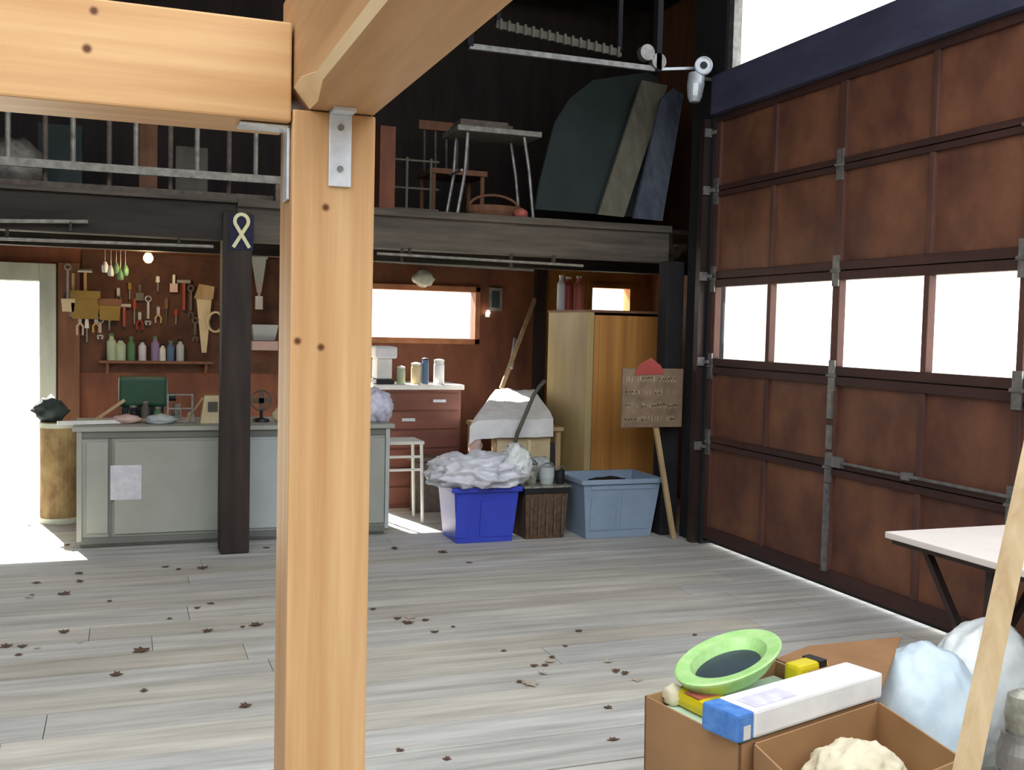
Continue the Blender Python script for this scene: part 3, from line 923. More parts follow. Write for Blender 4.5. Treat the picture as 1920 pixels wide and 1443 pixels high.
tools = [(127, 500, .3, 'wrench', 'long thin wrench hanging nearest the doorway'),
         (137, 512, .34, 'hand_brush', 'long dust brush hanging near the doorway post', 'alu', 'stake'),
         (128, 560, .1, 'tool_pouch', 'small cream pouch hung low near the doorway post', 'cream', 'cream'),
         (160, 505, .22, 'hammer', 'pale wood hammer under the top left of pegboard'),
         (160, 545, .22, 'tool_pouch', 'mustard canvas tool pouch on the pegboard', 'toolyel', 'toolyel'),
         (206, 560, .17, 'tool_pouch', 'brown canvas tool pouch right of the mustard one', 'toolyel', 'brownv'),
         (150, 590, .16, 'pliers', 'pinkish handled pliers low on the left pegboard', 'toolsteel', 'pinkish'),
         (163, 598, .18, 'screwdriver', 'white handled screwdriver low on the left pegboard', 'toolsteel', 'white'),
         (180, 590, .14, 'pliers', 'pliers with wooden-coloured grips low on the left pegboard'),
         (188, 600, .12, 'wrench', 'short wrench beside the low pliers'),
         (233, 570, .18, 'hammer', 'hammer in the middle of the pegboard', 'toolsteel', 'toolred'),
         (252, 560, .2, 'screwdriver', 'red screwdriver right of the middle hammer', 'toolsteel', 'toolred'),
         (262, 585, .14, 'pliers', 'red gripped pliers under the glowing bulb', 'toolsteel', 'toolred'),
         (278, 560, .18, 'wrench', 'wrench hanging straight below the glowing bulb'),
         (296, 518, .12, 'screwdriver', 'white handled screwdriver right of the glowing bulb', 'toolsteel', 'white'),
         (312, 560, .2, 'screwdriver', 'brown screwdriver in the right half of pegboard', 'hose', 'brownv'),
         (326, 515, .14, 'hand_brush', 'short brush with white handle right of the bulb', 'pinkish', 'white'),
         (345, 525, .24, 'hammer', 'red handled hammer at the right of pegboard', 'toolsteel', 'toolred'),
         (358, 540, .2, 'wrench', 'dull wrench near the handsaw', 'hose'),
         (385, 560, .44, 'hand_saw', 'long pale handsaw hanging left of the dark post', 'cream', 'stake'),
         (404, 585, .16, 'cable_coil', 'cream cable coil between the handsaw and dark post', 'cream'),
         (222, 540, .16, 'pliers', 'pliers with dark grips just under the hanging glass pieces', 'toolsteel', 'hose'),
         (243, 530, .13, 'screwdriver', 'mustard handled screwdriver under the hanging glass pieces', 'toolsteel', 'toolyel'),
         (262, 535, .12, 'hand_brush', 'grey brush directly beneath the bulb cord', 'hose', 'alud'),
         (297, 575, .13, 'pliers', 'wood-grip pliers above the pale purple bottle', 'toolsteel', 'stake'),
         (330, 580, .12, 'screwdriver', 'red screwdriver above the pale grey bottle', 'toolsteel', 'toolred'),
         (366, 600, .14, 'wrench', 'dull short wrench beside the handsaw tip', 'hose'),
         (205, 590, .12, 'screwdriver', 'wood handled screwdriver above the first canisters', 'toolsteel', 'stake'),
         (488, 485, .28, 'hand_saw', 'pale narrow saw hanging between dark post and pine post', 'cab2', 'cab2'),
         (486, 530, .22, 'hand_brush', 'white brush hanging under the narrow saw', 'white', 'pinkish')]
for a in tools:
    hang(a[0], a[1], a[2], a[3], a[4], *(a[5:]))
x = atY(492, 612, BY - .1).x
hb = thing('storage_bin', 'pale grey parts bin on the wall between the two posts', 'bin', (x, BY - .1, 1.3))
zz = atY(492, 622, BY - .1).z
B().hexa([(x - .07, BY - .12, zz - .07), (x + .1, BY - .12, zz - .07), (x + .1, BY - .018, zz - .07), (x - .07, BY - .018, zz - .07)],
         [(x - .09, BY - .18, zz + .06), (x + .12, BY - .18, zz + .06), (x + .12, BY - .018, zz + .06), (x - .09, BY - .018, zz + .06)]).build('tub', 'cab2', hb)
B().box(x - .09, x + .12, BY - .17, BY - .018, zz - .15, zz - .075).build('lower_tray', 'pinkish', hb)

# hanging glass ornaments and the glowing bulb under the loft
cl = thing('bottle_chime', 'clear green glass pieces hanging left of the glowing bulb', 'hanging glass', (-.1, 8.0, 1.95))
for (px, py, m) in ((197, 498, 'label'), (208, 505, 'cab2'), (218, 500, 'greenglass'), (226, 512, 'greenglass'), (235, 504, 'greenglass')):
    p = atY(px, py, 8.4)
    B().tube([(p.x, 8.4, p.z), (p.x, 8.4, 2.249)], .002, 5).build('string', 'steel', cl)
    B().lathe((p.x, 8.4, p.z - .05), [(.018, 0), (.024, .02), (.024, .05), (.01, .08)], 12).build('glass_piece', m, cl)
bp = atY(278, 482, 8.3)
lm = thing('bare_bulb', 'glowing warm bare bulb hanging above the workbench', 'light bulb', bp)
B().tube([(bp.x, 8.3, bp.z + .06), (bp.x, 8.3, 2.249)], .005, 6).build('cord', 'blackp', lm)
B().lathe((bp.x, 8.3, bp.z + .03), [(.018, 0), (.02, .05)], 14).build('socket', 'blackp', lm)
bl = B().lathe((bp.x, 8.3, bp.z), [(.001, -.045), (.02, -.04), (.034, -.02), (.036, 0), (.026, .02), (.015, .035)], 18).build('bulb_glass', 'bulb', lm, smooth=True)
pld = bpy.data.lights.new('bulb_light', 'POINT')
pld.energy = 4
pld.color = (1.0, .72, .4)
pld.shadow_soft_size = .04
plo = bpy.data.objects.new('bulb_light', pld)
C.objects.link(plo)
plo.parent = lm
plo.location = (0, -.06, -.07)
# small lit lamp and framed picture on right back wall
p = atY(930, 562, WY)
pic = thing('framed_picture', 'small pale framed picture on the back wall right of window', 'picture', (p.x, WY, p.z))
B().box(p.x - .065, p.x + .06, BY - .02, BY, p.z - .1, p.z + .11).build('frame', 'alu', pic)
B().box(p.x - .04, p.x + .035, BY - .023, BY - .02, p.z - .07, p.z + .08).build('print', 'greenp', pic)
p = atY(915, 586, BY - .05)
nl = thing('night_light', 'tiny glowing white lamp right of the back window', 'lamp', (p.x, BY - .04, p.z))
B().blob((p.x, BY - .05, p.z), (.02, .02, .024), 0, 1, 0, 2).build('bulb_glass', 'spot', nl, smooth=True)
B().box(p.x - .02, p.x + .02, BY - .04, BY, p.z - .04, p.z - .01).build('socket', 'white', nl)
p = atY(793, 522, BY - .1)
tag(B().blob((p.x, BY - .12, p.z), (.09, .05, .07), .35, 2.5, 31, 3).build('hanging_bag', 'trim', smooth=True), 'grey-green bag hanging above the back window', 'bag')

# wooden drum by the doorway
pd = atY(113, 790, 8.3)
db = thing('fibre_drum', 'mottled tan fibre drum between the doorway and grey cabinet', 'drum', (-.46, 8.3, 0))
B().lathe((-.46, 8.3, .0), [(.13, 0), (.135, .02), (.13, .4), (.135, .72), (.13, .74)], 28).build('body', 'bark', db, smooth=False)
B().lathe((-.46, 8.3, .0), [(.139, .0), (.139, .04)], 28).build('hoop', 'trim', db)
B().lathe((-.46, 8.3, .7), [(.139, 0), (.139, .035)], 28).build('hoop', 'trim', db)
tag(B().blob((-.52, 8.3, .82), (.10, .1, .09), .5, 3, 41, 3, .741).build('debris_pile', 'greenp', smooth=True), 'dark green crumpled sheet on top of the tan drum', 'sheet')

# ------------------------------------------------------------------ right rear: drawer chest with goods
YD = 8.3
dx0, dx1 = 1.92, 2.63
dc = thing('drawer_chest', 'red-brown drawer chest with white top below the back window', 'drawer chest', ((dx0 + dx1) / 2, YD + .25, 0))
B().box(dx0, dx1, YD, YD + .5, .0, .98).build('body', 'browndrawer', dc)
B().box(dx0 - .02, dx1 + .02, YD - .03, YD + .52, .98, 1.02).build('top', 'white', dc, bevel=.005)
for (xa, xb) in ((1.94, 2.61),):
    for i in range(6):
        z1 = .95 - i * .155
        d = B().box(xa, xb, YD - .015, YD - .0, z1 - .14, z1).build('drawer', 'browndrawer', dc, bevel=.004)
        if (xa > 1.9 and i in (0, 1, 2, 3)):
            xc = (xa + xb) / 2 + (.16 if i == 0 else -.10 if i < 3 else .1)
            B().box(xc - .055, xc + .055, YD - .035, YD - .015, z1 - .075, z1 - .05).build('handle', 'bright', d, bevel=.004)
        else:
            xc = (xa + xb) / 2
            B().box(xc - .05, xc + .05, YD - .03, YD - .015, z1 - .075, z1 - .058).build('handle', 'browndrawer', d)
TZ = 1.02
# white machine
xm0, xm1 = atY(690, 690, YD + .1).x, atY(742, 690, YD + .1).x
wm = thing('coffee_maker', 'white kitchen machine on chest top beside the pine post', 'appliance', ((xm0 + xm1) / 2, YD + .15, TZ))
B().box(xm0 + .06, xm1 - .02, YD + .05, YD + .3, TZ + .001, TZ + .04).build('base', 'blackp', wm, bevel=.008)
B().box(xm0 + .07, xm1 - .035, YD + .07, YD + .28, TZ + .04, TZ + .21).build('body', 'white', wm, bevel=.015)
B().box(xm0 + .05, xm1, YD + .04, YD + .3, TZ + .21, TZ + .31).build('head', 'whitecloth', wm, bevel=.02)
for (px, h, r, m, lab, nm) in ((752, .13, .035, 'palegreen', 'yellowish green tin beside the white machine', 'tin_can'),
                               (780, .16, .042, 'cream', 'cream tin in the middle of chest top', 'tin_can'),
                               (797, .20, .03, 'bluebottle', 'dark blue-grey bottle behind the cream tin', 'bottle'),
                               (823, .19, .045, 'whitecloth', 'white tall pot at the right of chest top', 'pot')):
    x = atY(px, 700, YD + .1).x
    t = thing(nm, lab, nm.replace('_', ' '), (x, YD + .1, TZ))
    B().lathe((x, YD + .1, TZ + .001), [(r, 0), (r, h * .85), (r * .92, h * .88), (r * .92, h)], 18).build('body', m, t)
    B().lathe((x, YD + .1, TZ + h + .001), [(r * .96, 0), (r * .96, .012), (r * .3, .02)], 18).build('lid', 'white' if m != 'bluebottle' else 'blackp', t)

# white wire stool / stand
sx0, sx1 = atY(738, 830, 7.75).x, atY(785, 830, 7.75).x
ws = thing('wire_stool', 'white metal stand between grey cabinet and blue tote', 'stool', ((sx0 + sx1) / 2, 7.8, 0))
sz = atY(760, 826, 7.7).z
B().box(sx0 - .1, sx1 + .02, 7.65, 7.95, sz - .025, sz).build('seat', 'white', ws, bevel=.006)
for x in (sx0 - .08, sx1):
    for yy in (7.67, 7.93):
        B().tube([(x, yy, sz - .02), (x + .02 * (1 if x > sx0 else -1), yy, 0)], .013, 8).build('leg', 'white', ws)
for z in (sz - .12, sz - .22):
    B().tube([(sx0 - .08, 7.67, z), (sx1, 7.67, z)], .01, 8).build('crossbar', 'white', ws)
# thin shelf board low in front of the chest
tag(B().box(sx1 + .06, sx1 + .36, 8.05, 8.2, .0, .42).box(sx1 + .02, sx1 + .40, 8.0, 8.24, .42, .45).build('low_shelf', 'alud'), 'low dark shelf unit with pale top edge before the chest', 'shelf')

# white draped table
wx0, wx1 = 2.62, 3.27
tb = thing('draped_table', 'small table with cream skirt left of the tall tan cabinet', 'table', (2.95, 7.9, 0))
B().box(2.66, 3.25, 7.55, 8.24, .70, .73).build('table_top', 'stake', tb)
for x in (2.69, 3.22):
    for yy in (7.6, 8.2):
        B().box(x - .02, x + .02, yy - .02, yy + .02, 0, .7).build('leg', 'stake', tb)
B().box(2.70, 3.14, 7.555, 7.575, .12, .70).build('skirt', 'cream', tb)
sk = B()
n = 14
top = []
for j, (yy, zz) in enumerate([(7.50, .69), (7.51, .80), (7.66, .845), (7.85, .885), (8.05, .925), (8.2, .96), (8.3, .98)]):
    row = []
    k_ = max(0, (yy - 7.5) / .8)
    for i in range(n + 1):
        s_ = i / n
        xl = 2.45 + .46 * k_
        x = xl + s_ * (3.14 + .15 * k_ - xl)
        row.append(sk.bm.verts.new((x, yy, zz + .02 * noise.noise(Vector((x * 9, yy * 9, 1))) - (.04 if i == 0 else 0))))
    top.append(row)
for a, c in zip(top, top[1:]):
    for i in range(n):
        sk.bm.faces.new([a[i], a[i + 1], c[i + 1], c[i]])
ext = bmesh.ops.extrude_face_region(sk.bm, geom=sk.bm.faces[:])
for v in [e for e in ext['geom'] if isinstance(e, bmesh.types.BMVert)]:
    v.co.z = v.co.z - .03 if v.co.y < 7.7 else .735
o = tag(sk.build('cloth_pile', 'whitecloth'), 'bright white cloth heaped over the small skirted table', 'cloth')
tag(B().blob((2.52, 7.56, .60), (.05, .05, .13), .3, 2, 51, 3).build('cloth_corner', 'pinkish', smooth=True), 'pale cloth corner hanging off the left table edge', 'cloth')
# hose arc
hp = [atY(x, y_, 7.5) for x, y_ in ((1022, 712), (1012, 722), (1000, 740), (985, 775), (970, 810), (962, 840), (975, 880))]
hp = [Vector((p.x * 7.4 / 7.5, 7.4, p.z)) for p in hp] + [Vector((hp[-1].x + .02, 7.4, .2)), Vector((hp[-1].x + .12, 7.4, .017))]
tag(B().tube(hp, .016, 10).build('vacuum_hose', 'hose', smooth=True), 'grey curved hose arching in front of the white cloth', 'hose')
# leaning stick by the back wall
tag(B().bar(atY(940, 728, 8.35), atY(1003, 560, 8.86), .035, .02).build('leaning_lath', 'stake'), 'pale thin lath leaning diagonally on the back wall', 'lath')
tag(B().bar(atY(958, 690, 8.45), atY(966, 635, 8.8), .03, .02).build('leaning_lath', 'cab2'), 'short pale lath beside the long leaning lath', 'lath')
tag(B().box(3.50, 3.60, BY - .06, BY, 0, 2.28).build('wall_stud', 'darkv'), 'dark upright stud on back wall left of the plywood', 'stud')

# ------------------------------------------------------------------ tall wooden cabinet
WYF = 7.3
wd = thing('tall_cabinet', 'tall honey-coloured wooden cabinet with tan side behind the pale blue tote', 'cabinet', (3.65, 7.7, 0))
WX0, WX1, WZ = 3.315, 3.985, 1.64
B().box(WX0, WX0 + .02, WYF, 8.08, 0, WZ).build('side_panel', 'wardside', wd)
B().box(WX1 - .02, WX1, WYF, 8.08, 0, WZ).build('side_panel', 'wardside', wd)
B().box(WX0 - .005, WX1 + .005, WYF - .01, 8.09, WZ, WZ + .02).build('top_panel', 'brownv', wd)
B().box(WX0 + .02, WX1 - .02, 8.06, 8.08, 0, WZ).build('back_panel', 'wardside', wd)
B().box(WX0, WX0 + .055, WYF - .012, WYF + .0, 0, WZ).build('corner_moulding', 'wardside', wd, bevel=.004)
dd = B().box(WX0 + .06, WX1, WYF - .008, WYF + .012, .32, WZ - .02).build('door', 'wardfront', wd, bevel=.003)
B().box(WX0 + .10, WX1 - .04, WYF - .014, WYF - .008, .38, .44).box(WX0 + .10, WX0 + .13, WYF - .014, WYF - .008, .44, WZ - .06).build('moulding', 'wardfront', dd)
B().box(WX0 + .06, WX1, WYF - .008, WYF + .012, 0, .30).build('drawer', 'wardfront', wd, bevel=.003)
for (px, h, r, m, lab) in ((1052, .27, .035, 'label', 'pale canister at the left on top of the tall cabinet'),
                           (1065, .26, .042, 'red', 'red canister on top of the tall cabinet'),
                           (1085, .27, .04, 'pink', 'faded pink-red canister right of the red one on tall cabinet')):
    x = max(atY(px, 560, 7.98).x, WX0 + .04)
    t = thing('canister', lab, 'canister', (x, 7.98, WZ + .02))
    B().lathe((x, 7.98, WZ + .021), [(r, 0), (r, h * .8), (r * .5, h * .92), (r * .5, h)], 18).build('body', m, t)
    B().lathe((x, 7.98, WZ + .021 + h), [(r * .6, 0), (r * .6, .02)], 12).build('cap', 'white', t)

# sign on a stake
sg = thing('yard_sign', 'brown lettered board sign on a pale stake beside the corner post', 'sign', (3.8, 6.62, 0))
s0, s1 = atY(1168, 690, 6.6), atY(1278, 800, 6.6)
SA = math.radians(-2)
B().box(s0.x, s1.x, 6.60, 6.615, s1.z, s0.z).build('board', 'signb', sg, bevel=.003)
B().bar((atY(1229, 780, 6.63).x, 6.63, .84), (atY(1263, 1003, 6.63).x, 6.63, .0), .035, .025).build('stake', 'stake', sg)
rs = random.Random(3)
for r in range(4):
    gl = B()
    x = s0.x + .03
    z = s0.z - .05 - r * .095
    while x < s1.x - .05:
        wl = rs.uniform(.022, .034)
        k = rs.randint(0, 3)
        hh = .05
        t0, t1 = rs.uniform(0, .012), rs.uniform(0, .012)      # worn, no longer legible
        gl.box(x, x + .009, 6.5975, 6.60, z - hh + t0, z - t1)
        if k > 0:
            gl.box(x + wl - .009, x + wl, 6.5975, 6.60, z - hh + t1, z - t0)
        if k > 1:
            zc = z - hh * rs.uniform(.3, .7)
            gl.box(x, x + wl, 6.5975, 6.60, zc - .005, zc + .005)
        x += wl + .016
    gl.build('lettering_line', 'signl', sg)
rp = atY(1215, 690, 6.6)
B().prism([(rp.x - .11, 6.595, rp.z - .05), (rp.x + .13, 6.595, rp.z - .04), (rp.x + .1, 6.595, rp.z + .02), (rp.x + .02, 6.595, rp.z + .075), (rp.x - .07, 6.595, rp.z + .03)], (0, .004, 0)).build('red_emblem', 'red', sg)

# ------------------------------------------------------------------ totes and basket
def tote(name, label, x0, x1, y0, y1, h, m, ribs, taper=.03, rim=.02):
    t = thing(name, label, 'tote', ((x0 + x1) / 2, (y0 + y1) / 2, 0))
    q = taper
    th = .006
    s_ = B()
    bo = [(x0 + q, y0 + q, 0), (x1 - q, y0 + q, 0), (x1 - q, y1 - q, 0), (x0 + q, y1 - q, 0)]
    to = [(x0, y0, h), (x1, y0, h), (x1, y1, h), (x0, y1, h)]
    vb = [s_.bm.verts.new(p) for p in bo]
    vt = [s_.bm.verts.new(p) for p in to]
    ti = [s_.bm.verts.new((p[0] + (th if p[0] == x0 else -th), p[1] + (th if p[1] == y0 else -th), h)) for p in to]
    bi = [s_.bm.verts.new((p[0] + (th if p[0] < (x0 + x1) / 2 else -th), p[1] + (th if p[1] < (y0 + y1) / 2 else -th), th)) for p in bo]
    s_.bm.faces.new(vb[::-1])
    s_.bm.faces.new(bi)
    for i in range(4):
        j = (i + 1) % 4
        s_.bm.faces.new([vb[i], vb[j], vt[j], vt[i]])
        s_.bm.faces.new([vt[i], vt[j], ti[j], ti[i]])
        s_.bm.faces.new([ti[i], ti[j], bi[j], bi[i]])
    s_.build('tub', m, t)
    rm = B()
    for a in ((x0 - rim, x1 + rim, y0 - rim, y0), (x0 - rim, x1 + rim, y1, y1 + rim), (x0 - rim, x0, y0, y1), (x1, x1 + rim, y0, y1)):
        rm.box(a[0], a[1], a[2], a[3], h - .03, h + .004)
    rm.build('rim', m, t, bevel=.004)
    for (a, c, zz0, zz1) in ribs:
        k = lambda z: q * (1 - z / h)
        f0, f1 = k(zz0), k(zz1)
        B().hexa([(x0 + a, y0 + f0 - .008, zz0), (x0 + c, y0 + f0 - .008, zz0), (x0 + c, y0 + f0 + .004, zz0), (x0 + a, y0 + f0 + .004, zz0)],
                 [(x0 + a, y0 + f1 - .008, zz1), (x0 + c, y0 + f1 - .008, zz1), (x0 + c, y0 + f1 + .004, zz1), (x0 + a, y0 + f1 + .004, zz1)]).build('rib', m, t)
    return t


tote('storage_tote', 'royal blue plastic tote stuffed with white plastic bags', 2.12, 2.60, 6.80, 7.2, .39, 'blue', [(.2, .44, .04, .30), (.02, .10, .04, .33)], .035)
tag(B().blob((2.33, 6.98, .46), (.33, .26, .15), .35, 2.4, 8, 5, .396).build('plastic_bag', 'bag', smooth=True), 'bluish white plastic bag bulging over the royal blue tote', 'bag')
# skirt of bag over the rim in front
tag(B().blob((2.62, 6.93, .52), (.10, .08, .14), .45, 2.2, 14, 4, .40).build('plastic_bag', 'whitebag', smooth=True), 'small bright white bag tip at right end of the blue tote', 'bag')
tote('storage_tote', 'pale blue plastic tote without lid before the tall cabinet', 3.06, 3.68, 6.72, 7.18, .43, 'lblue', [(.07, .27, .06, .30), (.31, .54, .06, .30), (.06, .56, .36, .39)], .05)
tag(B().blob((3.37, 6.95, .36), (.17, .11, .05), .4, 2.5, 17, 4).build('dark_cloth', 'blackp', smooth=True), 'black cloth lying inside the pale blue tote', 'cloth')
bs = thing('wicker_basket', 'brown wicker basket with black rim between the two totes', 'basket', (2.82, 6.95, 0))
B().hexa([(2.68, 6.85, 0), (2.97, 6.85, 0), (2.97, 7.15, 0), (2.68, 7.15, 0)], [(2.66, 6.83, .33), (2.99, 6.83, .33), (2.99, 7.17, .33), (2.66, 7.17, .33)]).build('body', 'wicker', bs, bevel=.01)
B().box(2.65, 3.0, 6.82, 7.18, .33, .37).build('rim', 'blackp', bs, bevel=.005)
for i in range(5):
    x = 2.70 + i * .06
    B().box(x, x + .012, 6.822, 6.84, .03, .31).build('stave', 'alud', bs)
tr_ = thing('metal_tray', 'grey metal tray of parts on the wicker basket', 'tray', (2.82, 6.98, .37))
B().box(2.64, 3.01, 6.81, 7.15, .371, .385).build('tray', 'crock', tr_, bevel=.004)
for (x, yy, r, h, m, lab) in ((2.74, 6.95, .05, .14, 'crock', 'mottled round pot at left on the metal tray'),
                              (2.86, 6.93, .055, .12, 'cab2', 'pale metal pot in the middle of the metal tray'),
                              (2.95, 6.90, .035, .10, 'blackp', 'black pot at right on the metal tray')):
    t = thing('pot', lab, 'pot', (x, yy, .385))
    B().lathe((x, yy, .386), [(r * .8, 0), (r, h * .4), (r, h), (r * .85, h), (r * .8, h * .3)], 18).build('body', m, t)
    B().tube([(x - r, yy - .01, .386 + h), (x - r * .4, yy - .02, .386 + h + .03), (x + r * .4, yy - .02, .386 + h + .03), (x + r, yy - .01, .386 + h)], .006, 6).build('handle', 'steel', t)
tag(B().blob((2.86, 7.08, .47), (.10, .05, .085), .4, 2.5, 19, 4, .386).build('crumpled_bag', 'cab2', smooth=True), 'crumpled grey bag behind the pots on the metal tray', 'bag')
tag(B().bar((2.77, 7.1, .39), (2.80, 7.14, .68), .02, .02).build('wood_stick', 'cream'), 'cream stick standing behind the pots', 'stick')
tag(B().bar((2.99, 7.12, .39), (2.99, 7.15, .66), .03, .02).build('wood_stick', 'blackp'), 'black stick standing behind the pots', 'stick')

# ------------------------------------------------------------------ folding table by the garage door
ft = thing('folding_table', 'pale topped folding table with dark braced legs before the garage door', 'table', (3.1, 2.6, 0))
B().box(2.76, 3.56, 1.75, 3.24, .725, .75).build('table_top', 'tablew', ft, bevel=.004)
B().box(2.78, 3.54, 1.77, 3.22, .705, .7245).build('apron', 'tableleg', ft)
for x in (2.84, 3.48):
    B().bar((x, 2.78, .70), (x, 2.80, 0), .03, .03).build('leg', 'tableleg', ft)
    B().bar((x, 1.92, .70), (x, 1.98, 0), .03, .03).build('leg', 'tableleg', ft)
    B().bar((x, 3.10, .70), (x, 2.80, .28), .028, .022).build('brace', 'tableleg', ft)
    B().bar((x, 2.20, .70), (x, 1.96, .28), .022, .022).build('brace', 'tableleg', ft)
B().bar((2.84, 2.80, .20), (3.48, 2.80, .20), .025, .025).build('stretcher', 'tableleg', ft)
B().bar((2.84, 1.96, .28), (3.48, 1.96, .28), .025, .025).build('stretcher', 'tableleg', ft)
B().bar((3.1, 2.8, .70), (2.86, 2.80, .35), .022, .022).build('brace', 'tableleg', ft)

# ------------------------------------------------------------------ foreground boxes and bags
BZ = .50
L_, N_, R_ = atZ(1209, 1304, BZ), atZ(1388, 1396, BZ), atZ(1640, 1312, BZ)
F_ = L_ + R_ - N_


def openbox(name, label, top, zt, shrink, contents_z=None):
    """top: four corners L,N,R,F (counter-clockwise from above or not), open box with thick walls"""
    c = sum(top, Vector()) / 4
    t = thing(name, label, 'box', (c.x, c.y, 0))
    for i in range(4):
        a, b2 = top[i], top[(i + 1) % 4]
        a0 = c + (a - c) * shrink
        b0 = c + (b2 - c) * shrink
        n_ = (c - (a + b2) / 2)
        n_.z = 0
        n_ = n_.normalized() * .006
        B().hexa([(a0.x, a0.y, .002), (b0.x, b0.y, .002), (b0.x + n_.x, b0.y + n_.y, .002), (a0.x + n_.x, a0.y + n_.y, .002)],
                 [(a.x, a.y, zt), (b2.x, b2.y, zt), (b2.x + n_.x, b2.y + n_.y, zt), (a.x + n_.x, a.y + n_.y, zt)]).build('side', 'cardboard', t)
    bt = [c + (p - c) * shrink * .99 for p in top]
    B().hexa([(p.x, p.y, .001) for p in bt], [(p.x, p.y, .008) for p in bt]).build('bottom', 'cardin', t)
    return t


bx = openbox('cardboard_box', 'open brown cardboard box holding green, yellow and white packs', [L_, N_, R_, F_], BZ, .97)


def flap(a, b2, out, L, dz, t):
    o_ = Vector(out).normalized() * L
    q = [a, b2, b2 + o_ + Vector((0, 0, dz)) - (b2 - a) * .04, a + o_ + Vector((0, 0, dz)) + (b2 - a) * .04]
    B().prism(q, (0, 0, .005)).build('flap', 'cardin', t)


fp = [F_ + Vector((0, 0, .002)), R_ + Vector((0, 0, .002)), atZ(1655, 1290, .505), atZ(1690, 1196, .505), atZ(1516, 1213, .505)]
B().prism(fp, (0, 0, .005)).build('flap', 'cardin', bx)
# contents: packing fill so things rest
ux = (R_ - N_).normalized()
uy = (L_ - N_).normalized()
c = (L_ + N_ + R_ + F_) / 4
fl = [c + (p - c) * .90 for p in (L_, N_, R_, F_)]
tag(B().hexa([(p.x, p.y, .01) for p in fl], [(p.x, p.y, .465) for p in fl]).build('packing_fill', 'mint'), 'pale packed cloth filling the open cardboard box', 'cloth')


def frame_at(o, ax_x, tilt_fw=0, z=0):
    X = Vector((ax_x.x, ax_x.y, 0)).normalized()
    Y = Vector((0, 0, 1)).cross(X)
    m = Matrix((X, Y, Vector((0, 0, 1)))).transposed().to_4x4()
    return Matrix.Translation(o) @ m


# green tub
gc = atZ(1366, 1250, .54)
dirx = (atZ(1470, 1190, .56) - atZ(1280, 1300, .56)).normalized()
X = Vector((dirx.x, dirx.y, 0)).normalized()
gt = thing('plastic_tub', 'light green oval tub with dark lining on the cardboard box', 'tub', (gc.x, gc.y, .47))


def oval(prof, n, ra, rb, z0, m, nm, par, tilt=.12):
    bb = B()
    Yv = Vector((0, 0, 1)).cross(X)
    rings = []
    for (k, z) in prof:
        ring_ = []
        for i in range(n):
            a = 2 * math.pi * i / n
            dx, dy = ra * k * math.cos(a), rb * k * math.sin(a)
            ring_.append(bb.bm.verts.new(Vector((gc.x, gc.y, z0 + z - dy * -tilt)) + X * dx + Yv * dy))
        rings.append(ring_)
    for a, c_ in zip(rings, rings[1:]):
        for i in range(n):
            bb.bm.faces.new([a[i], a[(i + 1) % n], c_[(i + 1) % n], c_[i]])
    bb.bm.faces.new(rings[0][::-1])
    bb.bm.faces.new(rings[-1])
    for v in bb.bm.verts:          # the tub tips towards its left end
        v.co.z += ((v.co - gc).dot(X) + .2) * .12
    return bb.build(nm, m, par, smooth=False)


TL = -.10
oval([(.62, .0), (.80, .012), (.98, .05), (1.0, .058), (.97, .062), (.72, .056), (.62, .022)], 40, .225, .13, .49, 'green', 'shell', gt, TL)
oval([(.61, .0), (.61, .004)], 40, .225, .13, .513, 'darkin', 'lining', gt, TL)
# yellow packet under the tub
yc = atZ(1320, 1308, .50)
yp = thing('snack_packet', 'bright yellow packet under the green tub at the left rim', 'packet', (yc.x, yc.y, .42))
B().box(-.085, .085, -.05, .05, 0, .045, frame_at(Vector((yc.x, yc.y, .467)), (N_ - L_))).build('pouch', 'yellow', yp, bevel=.02)
B().box(-.03, .03, -.045, .045, .045, .048, frame_at(Vector((yc.x, yc.y, .467)), (N_ - L_))).build('label', 'pink', yp)
y2 = atZ(1520, 1252, .50)
yp = thing('snack_packet', 'small yellow packet with black print behind the white carton', 'packet', (y2.x, y2.y, .42))
B().box(-.09, .05, -.03, .03, 0, .06, frame_at(Vector((y2.x, y2.y, .467)), ux)).build('pouch', 'yellow', yp, bevel=.012)
B().box(.0, .035, -.032, .032, .03, .062, frame_at(Vector((y2.x, y2.y, .467)), ux)).build('print', 'blackp', yp)
p3 = atZ(1262, 1296, .50)
tag(B().blob((p3.x, p3.y, .49), (.03, .03, .03), .2, 2, 61, 3, .466).build('paper_wad', 'paper', smooth=True), 'small cream paper wad at the left corner of box', 'paper')

# white carton with blue end
ca, cb = atZ(1384, 1396, .506), atZ(1655, 1308, .506)
cd_ = (cb - ca).normalized()
cy_ = Vector((0, 0, 1)).cross(cd_)
mid = (ca + cb) / 2 + cy_ * .062
ct = thing('carton', 'long white carton with blue end lying across the box rim', 'carton', (mid.x, mid.y, .504))
L2 = (cb - ca).length / 2
fm = frame_at(Vector((mid.x, mid.y, .506)), cd_)
B().box(-L2 + .06, L2, -.06, .06, 0, .07, fm).build('body', 'whitecloth', ct, bevel=.008)
B().box(-L2, -L2 + .0595, -.06, .06, 0, .07, fm).build('end_panel', 'bluepaint', ct, bevel=.008)
B().box(-L2 + .08, -L2 + .24, -.045, .02, .0705, .072, fm).build('print', 'lilac', ct)
B().box(-L2 + .02, -L2 + .045, -.0615, -.0605, .005, .04, fm).build('white_patch', 'white', ct)

